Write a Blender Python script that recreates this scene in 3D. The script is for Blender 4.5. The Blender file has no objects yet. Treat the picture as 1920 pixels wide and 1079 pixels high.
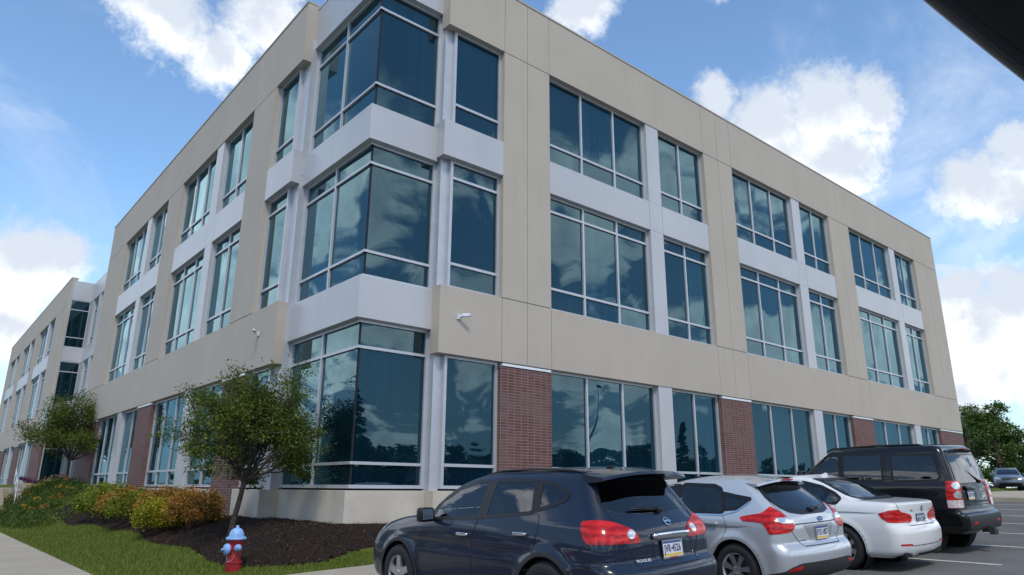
import bpy, bmesh, math, random
import numpy as np
from mathutils import Vector, Matrix
from mathutils.bvhtree import BVHTree
from mathutils.geometry import delaunay_2d_cdt

random.seed(7)
rng = np.random.default_rng(7)
scene = bpy.context.scene
COL = scene.collection
R = math.radians

# ------------------------------------------------------------------ objects
def tag(o, label=None, cat=None, group=None, kind=None):
    if label: o['label'] = label
    if cat: o['category'] = cat
    if group: o['group'] = group
    if kind: o['kind'] = kind
    return o

def empty(name, loc=(0, 0, 0), rot=(0, 0, 0), parent=None):
    o = bpy.data.objects.new(name, None)
    o.location = loc
    o.rotation_euler = rot
    o.empty_display_size = 0.3
    COL.objects.link(o)
    if parent: o.parent = parent
    return o

def mesh_obj(name, verts, faces, mats, midx=None, parent=None, smooth=False, angle=None):
    me = bpy.data.meshes.new(name)
    me.from_pydata([tuple(v) for v in verts], [], [tuple(f) for f in faces])
    if not isinstance(mats, (list, tuple)): mats = [mats]
    for m in mats: me.materials.append(m)
    if midx is not None:
        me.polygons.foreach_set('material_index', midx)
    if smooth:
        me.polygons.foreach_set('use_smooth', [True] * len(me.polygons))
    me.update()
    o = bpy.data.objects.new(name, me)
    COL.objects.link(o)
    if parent: o.parent = parent
    if angle is not None:
        try: me.set_sharp_from_angle(angle=R(angle))
        except Exception: pass
    return o

def copy_tree(o, parent=None, loc=None, rot=None):
    c = o.copy()
    COL.objects.link(c)
    if parent: c.parent = parent
    if loc is not None: c.location = loc
    if rot is not None: c.rotation_euler = rot
    for ch in [x for x in list(COL.objects) if x.parent == o]:
        copy_tree(ch, c)
    return c

class MB:
    """collects boxes, tubes, lathes into one mesh"""
    def __init__(s): s.v = []; s.f = []; s.m = []
    def add(s, v, f, m=0):
        b = len(s.v); s.v += [tuple(x) for x in v]
        s.f += [tuple(b + i for i in q) for q in f]; s.m += [m] * len(f)
    def box(s, x0, x1, y0, y1, z0, z1, m=0):
        if x0 > x1: x0, x1 = x1, x0
        if y0 > y1: y0, y1 = y1, y0
        v = [(x0,y0,z0),(x1,y0,z0),(x1,y1,z0),(x0,y1,z0),(x0,y0,z1),(x1,y0,z1),(x1,y1,z1),(x0,y1,z1)]
        s.add(v, [(0,3,2,1),(4,5,6,7),(0,1,5,4),(1,2,6,5),(2,3,7,6),(3,0,4,7)], m)
    def tube(s, pts, rad, n=8, m=0, caps=True):
        pts = [Vector(p) for p in pts]
        if not isinstance(rad, (list, tuple)): rad = [rad] * len(pts)
        ring = []; prev = None
        for i, p in enumerate(pts):
            t = (pts[min(i+1, len(pts)-1)] - pts[max(i-1, 0)])
            if t.length < 1e-9: t = Vector((0, 0, 1))
            t.normalize()
            if prev is None:
                a = Vector((0, 0, 1)) if abs(t.z) < .9 else Vector((1, 0, 0))
                u = t.cross(a).normalized()
            else:
                u = (prev - t * prev.dot(t))
                if u.length < 1e-6: u = t.cross(Vector((1, .3, 0)))
                u.normalize()
            prev = u
            w = t.cross(u)
            ring.append([p + (u * math.cos(2*math.pi*k/n) + w * math.sin(2*math.pi*k/n)) * rad[i] for k in range(n)])
        v = [q for r in ring for q in r]
        f = []
        for i in range(len(pts) - 1):
            for k in range(n):
                f.append((i*n+k, i*n+(k+1) % n, (i+1)*n+(k+1) % n, (i+1)*n+k))
        if caps:
            f.append(tuple(range(n))[::-1]); f.append(tuple((len(pts)-1)*n+k for k in range(n)))
        s.add(v, f, m)
    def lathe(s, prof, c=(0,0,0), axis='z', n=32, m=0, a0=0, a1=2*math.pi):
        """prof: list of (r, h)"""
        full = abs(a1 - a0 - 2*math.pi) < 1e-6
        k = n if full else n + 1
        v = []
        for r, h in prof:
            for i in range(k):
                a = a0 + (a1 - a0) * i / n
                p, q = r*math.cos(a), r*math.sin(a)
                if axis == 'z': v.append((c[0]+p, c[1]+q, c[2]+h))
                elif axis == 'x': v.append((c[0]+h, c[1]+p, c[2]+q))
                else: v.append((c[0]+p, c[1]+h, c[2]+q))
        f = []
        for j in range(len(prof) - 1):
            for i in range(n):
                i2 = (i+1) % k if full else i+1
                f.append((j*k+i, j*k+i2, (j+1)*k+i2, (j+1)*k+i))
        s.add(v, f, m)
    def build(s, name, mats, parent=None, smooth=False, angle=None, bevel=None, recalc=False):
        o = mesh_obj(name, s.v, s.f, mats, s.m, parent, smooth, angle)
        if recalc:
            bm = bmesh.new(); bm.from_mesh(o.data)
            bmesh.ops.recalc_face_normals(bm, faces=bm.faces); bm.to_mesh(o.data); bm.free()
        if bevel:
            b = o.modifiers.new('bevel', 'BEVEL'); b.width = bevel; b.segments = 2; b.limit_method = 'ANGLE'
        return o

# ---------------------------------------------------------------- materials
class NT:
    def __init__(s, tree): s.t = tree; s.n = tree.nodes; s.l = tree.links
    def node(s, typ, **kw):
        n = s.n.new(typ)
        for k, v in kw.items(): setattr(n, k, v)
        return n
    def link(s, a, b): s.l.new(a, b)
    def set(s, sock, v):
        if hasattr(v, 'is_output') or isinstance(v, bpy.types.NodeSocket): s.l.new(v, sock)
        elif v is not None: sock.default_value = v
    def math(s, op, a, b=None, c=None, clamp=False):
        n = s.n.new('ShaderNodeMath'); n.operation = op; n.use_clamp = clamp
        s.set(n.inputs[0], a)
        if b is not None: s.set(n.inputs[1], b)
        if c is not None: s.set(n.inputs[2], c)
        return n.outputs[0]
    def vmath(s, op, a, b=None, out=0):
        n = s.n.new('ShaderNodeVectorMath'); n.operation = op
        s.set(n.inputs[0], a)
        if b is not None: s.set(n.inputs[1], b)
        return n.outputs[out]
    def mix(s, f, a, b, typ='RGBA', blend='MIX'):
        n = s.n.new('ShaderNodeMix'); n.data_type = typ
        if typ == 'RGBA':
            n.blend_type = blend; i = (0, 6, 7); o = 2
        else: i = (0, 2, 3); o = 0
        s.set(n.inputs[i[0]], f); s.set(n.inputs[i[1]], a); s.set(n.inputs[i[2]], b)
        return n.outputs[o]
    def noise(s, vec, scale, detail=4, rough=.5, dist=0, out=0):
        n = s.n.new('ShaderNodeTexNoise'); s.set(n.inputs['Vector'], vec)
        n.inputs['Scale'].default_value = scale; n.inputs['Detail'].default_value = detail
        n.inputs['Roughness'].default_value = rough; n.inputs['Distortion'].default_value = dist
        return n.outputs[out]
    def ramp(s, f, stops):
        n = s.n.new('ShaderNodeValToRGB'); s.set(n.inputs[0], f)
        e = n.color_ramp.elements
        while len(e) < len(stops): e.new(.5)
        for q, (p, c) in zip(e, stops):
            q.position = p; q.color = (*c, 1) if len(c) == 3 else c
        return n.outputs[0]
    def mapr(s, v, a, b, c=0, d=1, smooth=True):
        n = s.n.new('ShaderNodeMapRange'); n.interpolation_type = 'SMOOTHSTEP' if smooth else 'LINEAR'
        s.set(n.inputs[0], v)
        for i, q in enumerate((a, b, c, d)): s.set(n.inputs[i+1], q)
        return n.outputs[0]
    def bump(s, h, strength=.3, dist=.01, normal=None):
        n = s.n.new('ShaderNodeBump'); n.inputs['Strength'].default_value = strength
        n.inputs['Distance'].default_value = dist; s.set(n.inputs['Height'], h)
        if normal: s.set(n.inputs['Normal'], normal)
        return n.outputs[0]

def new_mat(name):
    m = bpy.data.materials.new(name); m.use_nodes = True
    nt = NT(m.node_tree); nt.n.clear()
    out = nt.node('ShaderNodeOutputMaterial'); b = nt.node('ShaderNodeBsdfPrincipled')
    nt.link(b.outputs[0], out.inputs[0])
    return m, nt, b, out

def pos(nt):
    g = nt.node('ShaderNodeNewGeometry'); return g.outputs['Position']
def objc(nt):
    g = nt.node('ShaderNodeTexCoord'); return g.outputs['Object']

def simple(name, col, rough=.5, metal=0., var=.08, scale=3., bump=0., bscale=60., spec=.5, coat=0., coord='obj', streak=0.):
    m, nt, b, out = new_mat(name)
    c = objc(nt) if coord == 'obj' else pos(nt)
    n = nt.noise(c, scale, 5, .6)
    lo = tuple(x*(1-var) for x in col) + (1,); hi = tuple(min(1, x*(1+var)) for x in col) + (1,)
    colr = nt.mix(nt.mapr(n, .3, .7), lo, hi)
    if streak:
        mp = nt.node('ShaderNodeMapping'); mp.inputs['Scale'].default_value = (2.2, 2.2, .12)
        nt.link(c, mp.inputs[0])
        s2 = nt.noise(mp.outputs[0], 2., 6, .65)
        colr = nt.mix(nt.mapr(s2, .45, .8, 0, streak), colr, tuple(x*.55 for x in col) + (1,))
    nt.set(b.inputs['Base Color'], colr)
    b.inputs['Roughness'].default_value = rough; b.inputs['Metallic'].default_value = metal
    b.inputs['Specular IOR Level'].default_value = spec
    if coat: b.inputs['Coat Weight'].default_value = coat; b.inputs['Coat Roughness'].default_value = .03
    if bump:
        h = nt.noise(c, bscale, 4, .6)
        nt.set(b.inputs['Normal'], nt.bump(h, bump, .01))
    return m

M = {}
M['beige'] = simple('precast_concrete', (.465, .416, .360), .85, var=.035, scale=.5, bump=.12, bscale=90, coord='pos', streak=.13)
M['joint'] = simple('joint_sealant', (.22, .20, .17), .9, coord='pos')
M['white'] = simple('aluminium_panel', (.49, .50, .525), .38, metal=.12, var=.05, scale=.5, coord='pos', streak=.06)
M['frame'] = simple('aluminium_frame', (.50, .52, .56), .38, metal=.3, var=.04, coord='pos')
M['flash'] = simple('metal_flashing', (.75, .77, .8), .35, metal=.4, coord='pos')
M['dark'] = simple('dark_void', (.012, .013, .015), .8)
M['roof'] = simple('roof_membrane', (.25, .25, .25), .9)
M['concrete'] = simple('plinth_concrete', (.55, .50, .43), .88, var=.10, scale=1.2, bump=.15, bscale=70, coord='pos', streak=.3)

def brick_mat():
    m, nt, b, out = new_mat('stack_bond_brick')
    p = pos(nt); sx = nt.node('ShaderNodeSeparateXYZ'); nt.link(p, sx.inputs[0])
    u = nt.math('ADD', sx.outputs[0], sx.outputs[1])
    cb = nt.node('ShaderNodeCombineXYZ'); nt.link(u, cb.inputs[0]); nt.link(sx.outputs[2], cb.inputs[1])
    br = nt.node('ShaderNodeTexBrick'); br.offset = 0.; nt.link(cb.outputs[0], br.inputs['Vector'])
    br.inputs['Scale'].default_value = 1.; br.inputs['Brick Width'].default_value = .213
    br.inputs['Row Height'].default_value = .0675; br.inputs['Mortar Size'].default_value = .0055
    br.inputs['Mortar Smooth'].default_value = .2; br.inputs['Bias'].default_value = -.1
    br.inputs['Color1'].default_value = (.115, .040, .036, 1); br.inputs['Color2'].default_value = (.17, .078, .070, 1)
    br.inputs['Mortar'].default_value = (.33, .28, .26, 1)
    n = nt.noise(p, 1.1, 5, .6)
    c = nt.mix(nt.mapr(n, .42, .70, 0, .6), br.outputs[0], (.19, .135, .13, 1))
    fine = nt.noise(p, 45, 4, .7)
    c = nt.mix(nt.mapr(fine, .2, .8, 0, .35), c, (.06, .02, .02, 1))
    nt.set(b.inputs['Base Color'], c); b.inputs['Roughness'].default_value = .8
    h = nt.math('SUBTRACT', nt.math('MULTIPLY', fine, .25), br.outputs['Fac'])
    nt.set(b.inputs['Normal'], nt.bump(h, .6, .006))
    return m
M['brick'] = brick_mat()

def glass_mat(name, tint, base, ior=1.95, wave=.5, teal=.5):
    """reflective coated glazing: coloured mirror by fresnel over a dark room"""
    m, nt, b, out = new_mat(name)
    p = pos(nt)
    g = nt.node('ShaderNodeNewGeometry')
    ob = nt.node('ShaderNodeObjectInfo')
    off = nt.vmath('SCALE', nt.vmath('ADD', p, None) if False else p, None)
    mp = nt.node('ShaderNodeMapping'); mp.inputs['Scale'].default_value = (1, 1, .6); nt.link(p, mp.inputs[0])
    rnd = nt.node('ShaderNodeCombineXYZ')
    r10 = nt.math('MULTIPLY', g.outputs['Random Per Island'], 37.)
    nt.link(r10, rnd.inputs[0]); nt.link(r10, rnd.inputs[2])
    q = nt.vmath('ADD', mp.outputs[0], rnd.outputs[0])
    h = nt.noise(q, .62, 0., .4, .0)
    nrm = nt.bump(h, wave, .05)
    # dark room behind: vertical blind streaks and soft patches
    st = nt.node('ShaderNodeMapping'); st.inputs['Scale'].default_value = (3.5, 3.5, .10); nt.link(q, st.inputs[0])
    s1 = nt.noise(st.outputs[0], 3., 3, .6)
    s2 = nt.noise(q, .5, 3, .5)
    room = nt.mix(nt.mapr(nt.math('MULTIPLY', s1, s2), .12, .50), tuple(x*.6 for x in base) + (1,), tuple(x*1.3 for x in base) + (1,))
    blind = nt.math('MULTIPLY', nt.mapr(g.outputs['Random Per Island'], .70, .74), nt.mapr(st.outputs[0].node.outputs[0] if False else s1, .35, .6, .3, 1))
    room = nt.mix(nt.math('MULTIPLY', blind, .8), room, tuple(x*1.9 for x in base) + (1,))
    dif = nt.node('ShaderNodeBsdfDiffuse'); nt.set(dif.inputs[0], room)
    gl = nt.node('ShaderNodeBsdfGlossy'); gl.inputs['Roughness'].default_value = .004
    gl.inputs[0].default_value = (*tint, 1); nt.set(gl.inputs['Normal'], nrm)
    fr = nt.node('ShaderNodeFresnel'); fr.inputs[0].default_value = ior; nt.set(fr.inputs['Normal'], nrm)
    mx = nt.node('ShaderNodeMixShader'); nt.link(fr.outputs[0], mx.inputs[0])
    nt.link(dif.outputs[0], mx.inputs[1]); nt.link(gl.outputs[0], mx.inputs[2])
    nt.link(mx.outputs[0], out.inputs[0])
    return m
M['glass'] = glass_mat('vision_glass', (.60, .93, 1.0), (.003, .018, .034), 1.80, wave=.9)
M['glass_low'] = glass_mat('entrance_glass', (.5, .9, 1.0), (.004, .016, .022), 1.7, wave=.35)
# ------------------------------------------------------------------ building
Z_T, Z_H3, Z_S1, Z_S0, Z_B, Z_C, Z_P = 14.70, 12.84, 10.11, 9.158, 5.886, 4.31, 1.34
ROWS = [(Z_P + .04, Z_C, [1.88]), (Z_B, Z_S0, [6.50, 8.70]), (Z_S1, Z_H3, [10.72])]

class Side:
    """local coordinates: a along the wall, d depth into the building, z up"""
    def __init__(s, side, off=0.): s.side = side; s.off = off
    def box(s, mb, a0, a1, d0, d1, z0, z1, m=0):
        if s.side == 'R': mb.box(a0, a1, d0, d1, z0, z1, m)
        else: mb.box(s.off + d0, s.off + d1, a0, a1, z0, z1, m)

def window(S, a0, a1, z0, z1, cols, trans, parent, d=.15, label=None, glassmat=None, fw=.065, butt=False):
    """one glazed opening: frame with mullions and transoms, and its glass"""
    f = MB(); j = .075
    j0 = .0 if butt else j
    if not butt: S.box(f, a0, a0 + j, d, d + .1, z0, z1)
    S.box(f, a1 - j, a1, d, d + .1, z0, z1)
    S.box(f, a0 + j0, a1 - j, d, d + .1, z0, z0 + .07); S.box(f, a0 + j0, a1 - j, d, d + .1, z1 - .07, z1)
    ms = [a0 + (a1 - a0) * k / cols if isinstance(cols, int) else None for k in range(1, cols)] if isinstance(cols, int) else cols
    for q in ms: S.box(f, q - fw/2, q + fw/2, d + .004, d + .1, z0 + .07, z1 - .07)
    xs = [a0 + j0] + [v for q in ms for v in (q - fw/2, q + fw/2)] + [a1 - j]
    for t in trans:
        for k in range(0, len(xs), 2):
            S.box(f, xs[k], xs[k+1], d + .007, d + .1, t - fw/2, t + fw/2)
    w = f.build('window', [M['frame']], parent)
    g = MB(); zs = [z0 + .07] + [v for t in trans for v in (t - fw/2, t + fw/2)] + [z1 - .07]
    for k in range(0, len(xs), 2):
        for i in range(0, len(zs), 2):
            # each lite very slightly out of plane, as real glazing is
            t1, t2 = random.uniform(-.0022, .0022), random.uniform(-.0022, .0022)
            dd = d + .055
            o0 = .0 if (k or not butt) else -.05
            if butt: dd = d + .055; t1 = t2 = 0
            A, B_, C_, D_ = (xs[k]-.01-o0, zs[i]-.01), (xs[k+1]+.01, zs[i]-.01), (xs[k+1]+.01, zs[i+1]+.01), (xs[k]-.01-o0, zs[i+1]+.01)
            pts = [(A, -t1-t2), (B_, t1-t2), (C_, t1+t2), (D_, -t1+t2)]
            v = []
            for (a, z), e in pts:
                v.append((a, dd + e, z) if S.side == 'R' else (S.off + dd + e, a, z))
            g.add(v, [(0, 1, 2, 3)] if S.side == 'R' else [(0, 3, 2, 1)])
    g.build('glass', [glassmat or M['glass']], w)
    return w

def joint_panel(S, mb, a0, a1, z0, z1, joints, d=0., t=.35):
    """flush precast panels with real open joints between them"""
    xs = [a0] + sorted(j for j in joints if a0 + .05 < j < a1 - .05) + [a1]
    for i in range(len(xs) - 1):
        l = xs[i] + (.008 if i else 0); r = xs[i+1] - (.008 if i < len(xs) - 2 else 0)
        S.box(mb, l, r, d, d + .03, z0, z1, 0)
    S.box(mb, a0 + .001, a1 - .001, d + .03, t, z0 + .001, z1 - .001, 0)

def wing(S, parent, piers, bays, a_start, a_end, mirror=False, ground=0., plinth=True):
    """piers: list of (a0,a1); bays: list of (a0, split0, split1, a1, colsA, colsB)"""
    joints = []
    for (p0, p1) in piers:
        joints += [p0, (p0 + p1)/2, p1]
    # parapet and floor band
    mb = MB()
    joint_panel(S, mb, a_start, a_end, Z_H3, Z_T, joints); mb.build('parapet_wall', [M['beige']], parent)
    cp = MB(); S.box(cp, a_start - .015, a_end + .015, -.02, .38, Z_T, Z_T + .05); cp.build('coping', [M['beige']], parent)
    mb = MB()
    joint_panel(S, mb, a_start, a_end, Z_C, Z_B, joints); mb.build('floor_band', [M['beige']], parent)
    for (p0, p1) in piers:
        mb = MB()
        joint_panel(S, mb, p0, p1, Z_B + .022, Z_H3 - .022, [(p0+p1)/2], .0, .5)
        S.box(mb, p0 + .02, p1 - .02, .035, .45, Z_B, Z_B + .022, 0)
        S.box(mb, p0 + .02, p1 - .02, .035, .45, Z_H3 - .022, Z_H3, 0)
        mb.build('pier', [M['beige']], parent)
        mb = MB(); S.box(mb, p0, p1, .02, .5, ground, Z_C - .09)
        b = mb.build('brick_pier', [M['brick']], parent)
        mb = MB(); S.box(mb, p0 + .03, p1 - .03, -.004, .4, Z_C - .09, Z_C - .03)
        mb.build('flashing', [M['flash']], b)
    for (a0, s0, s1, a1, ca, cb) in bays:
        # spandrel, pilaster, plinth
        mb = MB()
        joint_panel(S, mb, a0, a1, Z_S0, Z_S1, [s0, s1], .02, .5); mb.build('spandrel', [M['white']], parent)
        mb = MB()
        S.box(mb, s0, s1, .021, .5, Z_B, Z_S0 - .006); S.box(mb, s0, s1, .021, .5, Z_S1 + .006, Z_H3)
        S.box(mb, s0, s1, .021, .5, Z_P, Z_C)
        mb.build('pilaster', [M['white']], parent)
        mb = MB(); S.box(mb, a0, a1, -.002, .5, ground, Z_P)
        mb.build('plinth', [M['concrete']], parent)
        for r, (z0, z1, tr) in enumerate(ROWS):
            window(S, a0, s0, z0, z1, ca, tr, parent)
            window(S, s1, a1, z0, z1, cb, tr, parent)

B1 = empty('office_building', (0, 0, 0))
tag(B1, 'large three storey office building of beige panels, white bands and blue glass filling the view', 'building')
SR, SL = Side('R'), Side('L')
XE, YE = 34.32, 27.96
GR = -.6
# right facade
P = [(4.02, 5.674), (13.116, 14.87), (22.24, 24.10), (31.39, XE)]
bays = [(5.674, 9.97, 10.60, 13.116, 3, 2), (14.87, 19.13, 19.76, 22.24, 3, 2), (24.10, 28.36, 28.99, 31.39, 3, 2)]
wing(SR, B1, P, bays, 2.19, XE, ground=GR)
# left facade
PL = [(5.742, 7.50), (14.935, 16.90), (24.166, YE)]
baysL = [(7.50, 10.28, 10.98, 14.935, 2, 3), (16.90, 19.52, 20.20, 24.166, 2, 3)]
wing(SL, B1, PL, baysL, 3.93, YE, ground=GR)

# glazed corner bay
CS = .32
def corner_band(name, z0, z1, mat, d=CS, xr=2.20, yl=3.94, joint=None, t=.3):
    mb = MB()
    v = [(d, d), (xr, d), (xr, d + t), (d + t, d + t), (d + t, yl), (d, yl)]
    vv = [(x, y, z0) for x, y in v] + [(x, y, z1) for x, y in v]
    mb.add(vv, [(0,5,4,3,2,1), (6,7,8,9,10,11)] + [(i, (i+1) % 6, 6+(i+1) % 6, 6+i) for i in range(6)])
    if joint: mb.box(d - .001, d + .02, joint - .006, joint + .006, z0 + .01, z1 - .01, 1)
    return mb.build(name, [mat, M['joint']], B1, bevel=.006)
corner_band('spandrel', 4.878, 5.82, M['white'], joint=2.2)
corner_band('spandrel', 9.08, 9.97, M['white'], joint=2.2)
corner_band('corner_cap', 13.3, 14.60, M['white'], joint=2.2)
corner_band('coping', 14.60, 14.65, M['flash'], d=.30, xr=2.188, yl=3.928)
mb = MB()
v = [(CS, CS), (4.02, CS), (4.02, .9), (.9, .9), (.9, 3.42), (CS, 3.42)]
vv = [(x, y, GR) for x, y in v] + [(x, y, Z_P) for x, y in v]
mb.add(vv, [(0,5,4,3,2,1), (6,7,8,9,10,11)] + [(i, (i+1) % 6, 6+(i+1) % 6, 6+i) for i in range(6)])
SL.box(mb, 3.42, 3.93, .46, .9, GR, Z_P); SL.box(mb, 3.93, 5.742, -.001, .9, GR, Z_P)
mb.build('plinth', [M['concrete']], B1, bevel=.008)
mb = MB(); SR.box(mb, 2.19, 4.02, .0, .31, GR, Z_P); mb.build('plinth', [M['concrete']], B1)
CROWS = [(Z_P + .04, 4.878, [1.88, 4.28]), (5.82, 9.08, [6.43, 8.56]), (9.97, 13.3, [10.63, 12.72])]
for (z0, z1, tr) in CROWS:
    window(SR, .45, 2.24, z0, z1, 1, tr, B1, d=.45, fw=.06, butt=True)
    window(SL, .451, 3.93, z0, z1, [2.2], tr, B1, d=.451, fw=.06, butt=True)
    zz = [z0 + .07] + [v for t in tr for v in (t - .03, t + .03)] + [z1 - .07]
    for i in range(0, len(zz), 2):
        mb = MB(); mb.box(.494, .530, .494, .530, zz[i], zz[i+1]); mb.build('glazing_joint', [M['dark']], B1)
for (z0, z1, tr) in ROWS:
    window(SR, 2.47, 4.02, z0, z1, 1, tr, B1, d=.14)
    window(SL, 4.36, 5.742, z0, z1, 1, tr, B1, d=.14)
for z0, z1 in ((Z_P, 5.0), (5.0, 9.4), (9.406, 13.6)):
    mb = MB(); SR.box(mb, 2.24, 2.47, .24, .8, z0, z1 - .006); mb.build('pilaster', [M['frame']], B1)
    mb = MB(); SL.box(mb, 3.93, 4.36, .24, .8, z0, z1 - .006); mb.build('pilaster', [M['frame']], B1)
mb = MB(); SR.box(mb, 2.15, 4.02, 0., .5, Z_S0, Z_S1); mb.build('spandrel', [M['white']], B1, bevel=.006)
mb = MB(); SL.box(mb, 3.95, 5.742, 0., .5, Z_S0, Z_S1); mb.build('spandrel', [M['white']], B1, bevel=.006)
# end fins of the far corner
for z0, z1, m in ((13.2, 14.4, 'white'), (9.08, 10.0, 'white'), (4.5, 5.82, 'white')):
    mb = MB(); mb.box(XE, XE + .95, .30, 2.0, z0, z1); mb.build('end_panel', [M[m]], B1)
mb = MB(); mb.box(XE - .01, XE + .3, .5, 26, GR, 14.2); mb.build('end_wall', [M['beige']], B1)
# roof deck and dark interior behind the glass
mb = MB(); mb.box(.6, XE - .4, .6, YE - .4, 13.35, 13.45, 0); mb.build('roof', [M['roof']], B1)
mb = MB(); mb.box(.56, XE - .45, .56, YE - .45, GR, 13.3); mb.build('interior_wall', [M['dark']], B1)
# left end return wall
mb = MB(); mb.box(.36, XE - .4, YE - .3, YE, GR, Z_T - .02); mb.build('return_wall', [M['beige']], B1)

# ---- link with the entrance, and the far wing
B2 = empty('office_wing', (0, 40.3, 0))
tag(B2, 'farther beige wing of the office complex with the glazed entrance link, at the left edge', 'building')
def at0(o):      # parts are written in world coordinates; the wing's empty stands at y=40.3
    for c in list(COL.objects):
        if c.parent == o and not c.get('_s'):
            c.location.y -= 40.3; c['_s'] = 1
    for c in list(COL.objects):
        if '_s' in c.keys(): del c['_s']
PF = [(40.3, 44.7), (52.1, 54.5), (61.6, 64.0), (70.9, 73.3)]
baysF = [(44.7, 47.3, 47.9, 52.1, 2, 3), (54.5, 57.0, 57.6, 61.6, 2, 3), (64.0, 66.5, 67.1, 70.9, 2, 3)]
wing(SL, B2, PF, baysF, 40.3, 73.3, ground=GR)
mb = MB(); mb.box(.02, .14, 40.06, 40.3, 4.31, Z_T)
mb.build('return_wall', [M['beige']], B2)
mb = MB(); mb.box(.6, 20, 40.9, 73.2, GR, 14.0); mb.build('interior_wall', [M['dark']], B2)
mb = MB(); mb.box(.4, 20, 73.3, 73.6, GR, Z_T); mb.build('end_wall', [M['beige']], B2)
X2 = 1.30
for z0, z1, tr in ((10.04, 13.22, [10.7, 12.55]), (5.8, 9.12, [8.45]), (1.3, 4.6, [3.6])):
    S = Side('R')
    class S3(Side):
        def box(s, mb, a0, a1, d0, d1, z0, z1, m=0): mb.box(a0, a1, 40.10 + d0 - .15, 40.10 + d1 - .15, z0, z1, m)
    s3 = S3('R'); f = MB(); a0, a1 = .14, X2
    s3.box(f, a0, a0+.06, .15, .25, z0, z1); s3.box(f, a1-.06, a1, .15, .25, z0, z1)
    s3.box(f, a0+.06, a1-.06, .15, .25, z0, z0+.06); s3.box(f, a0+.06, a1-.06, .15, .25, z1-.06, z1)
    for t in tr: s3.box(f, a0+.06, a1-.06, .157, .25, t-.03, t+.03)
    w = f.build('window', [M['frame']], B2)
    g = MB(); y = 40.15
    g.add([(a0+.05, y, z0+.05), (a1-.05, y, z0+.05), (a1-.05, y, z1-.05), (a0+.05, y, z1-.05)], [(0,1,2,3)])
    g.build('glass', [M['glass_low']], w)
for z0, z1 in ((13.22, 14.5), (9.12, 10.04), (4.6, 5.8)):
    mb = MB(); mb.box(.14, X2, 40.08, 40.29, z0, z1); mb.build('spandrel', [M['white']], B2)
    mb = MB(); mb.box(X2 - .0, X2 + .4, 27.98, 40.2, z0, z1); mb.build('spandrel', [M['white']], B2)
SLk = Side('L', X2)
for y0, y1, c in ((39.2, 40.2, 0), (36.9, 37.6, 0), (33.0, 33.5, 0), (29.5, 30.2, 0)):
    mb = MB(); mb.box(X2 + .02, X2 + .5, y0, y1, 1.3, 4.6); mb.box(X2 + .02, X2 + .5, y0, y1, 5.8, 9.12); mb.box(X2 + .02, X2 + .5, y0, y1, 10.04, 13.22)
    mb.build('pilaster', [M['white']], B2)
for z0, z1, tr in ((10.04, 13.22, [10.7, 12.5]), (5.8, 9.12, [6.5, 8.5]), (1.3, 4.6, [3.6])):
    for a0, a1, c in ((37.6, 39.2, 1), (33.5, 36.9, 2), (30.2, 33.0, 2)):
        window(SLk, a0, a1, z0, z1, c, tr, B2, d=.15)
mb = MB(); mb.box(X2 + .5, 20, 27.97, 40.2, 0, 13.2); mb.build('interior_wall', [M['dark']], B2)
mb = MB(); mb.box(3.2, 12, 29.5, 39, 13.3, 16.2); mb.build('roof_screen', [M['white']], B2)
# curved entrance canopy
mb = MB(); n = 28; cx, cy, rx, ry = 1.3, 35.0, 2.0, 6.2
pts = [(cx - rx*math.sin(math.pi*k/n), cy - ry*math.cos(math.pi*k/n)) for k in range(n+1)]
v = [(x, y, 4.35) for x, y in pts] + [(x, y, 5.72) for x, y in pts]
f = [(i, i+1, n+2+i, n+1+i) for i in range(n)] + [tuple(range(n+1)), tuple(range(n+1, 2*n+2))[::-1]]
mb.add(v, f); mb.build('canopy', [M['white']], B2, smooth=True, angle=40, recalc=True)
at0(B2)
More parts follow.
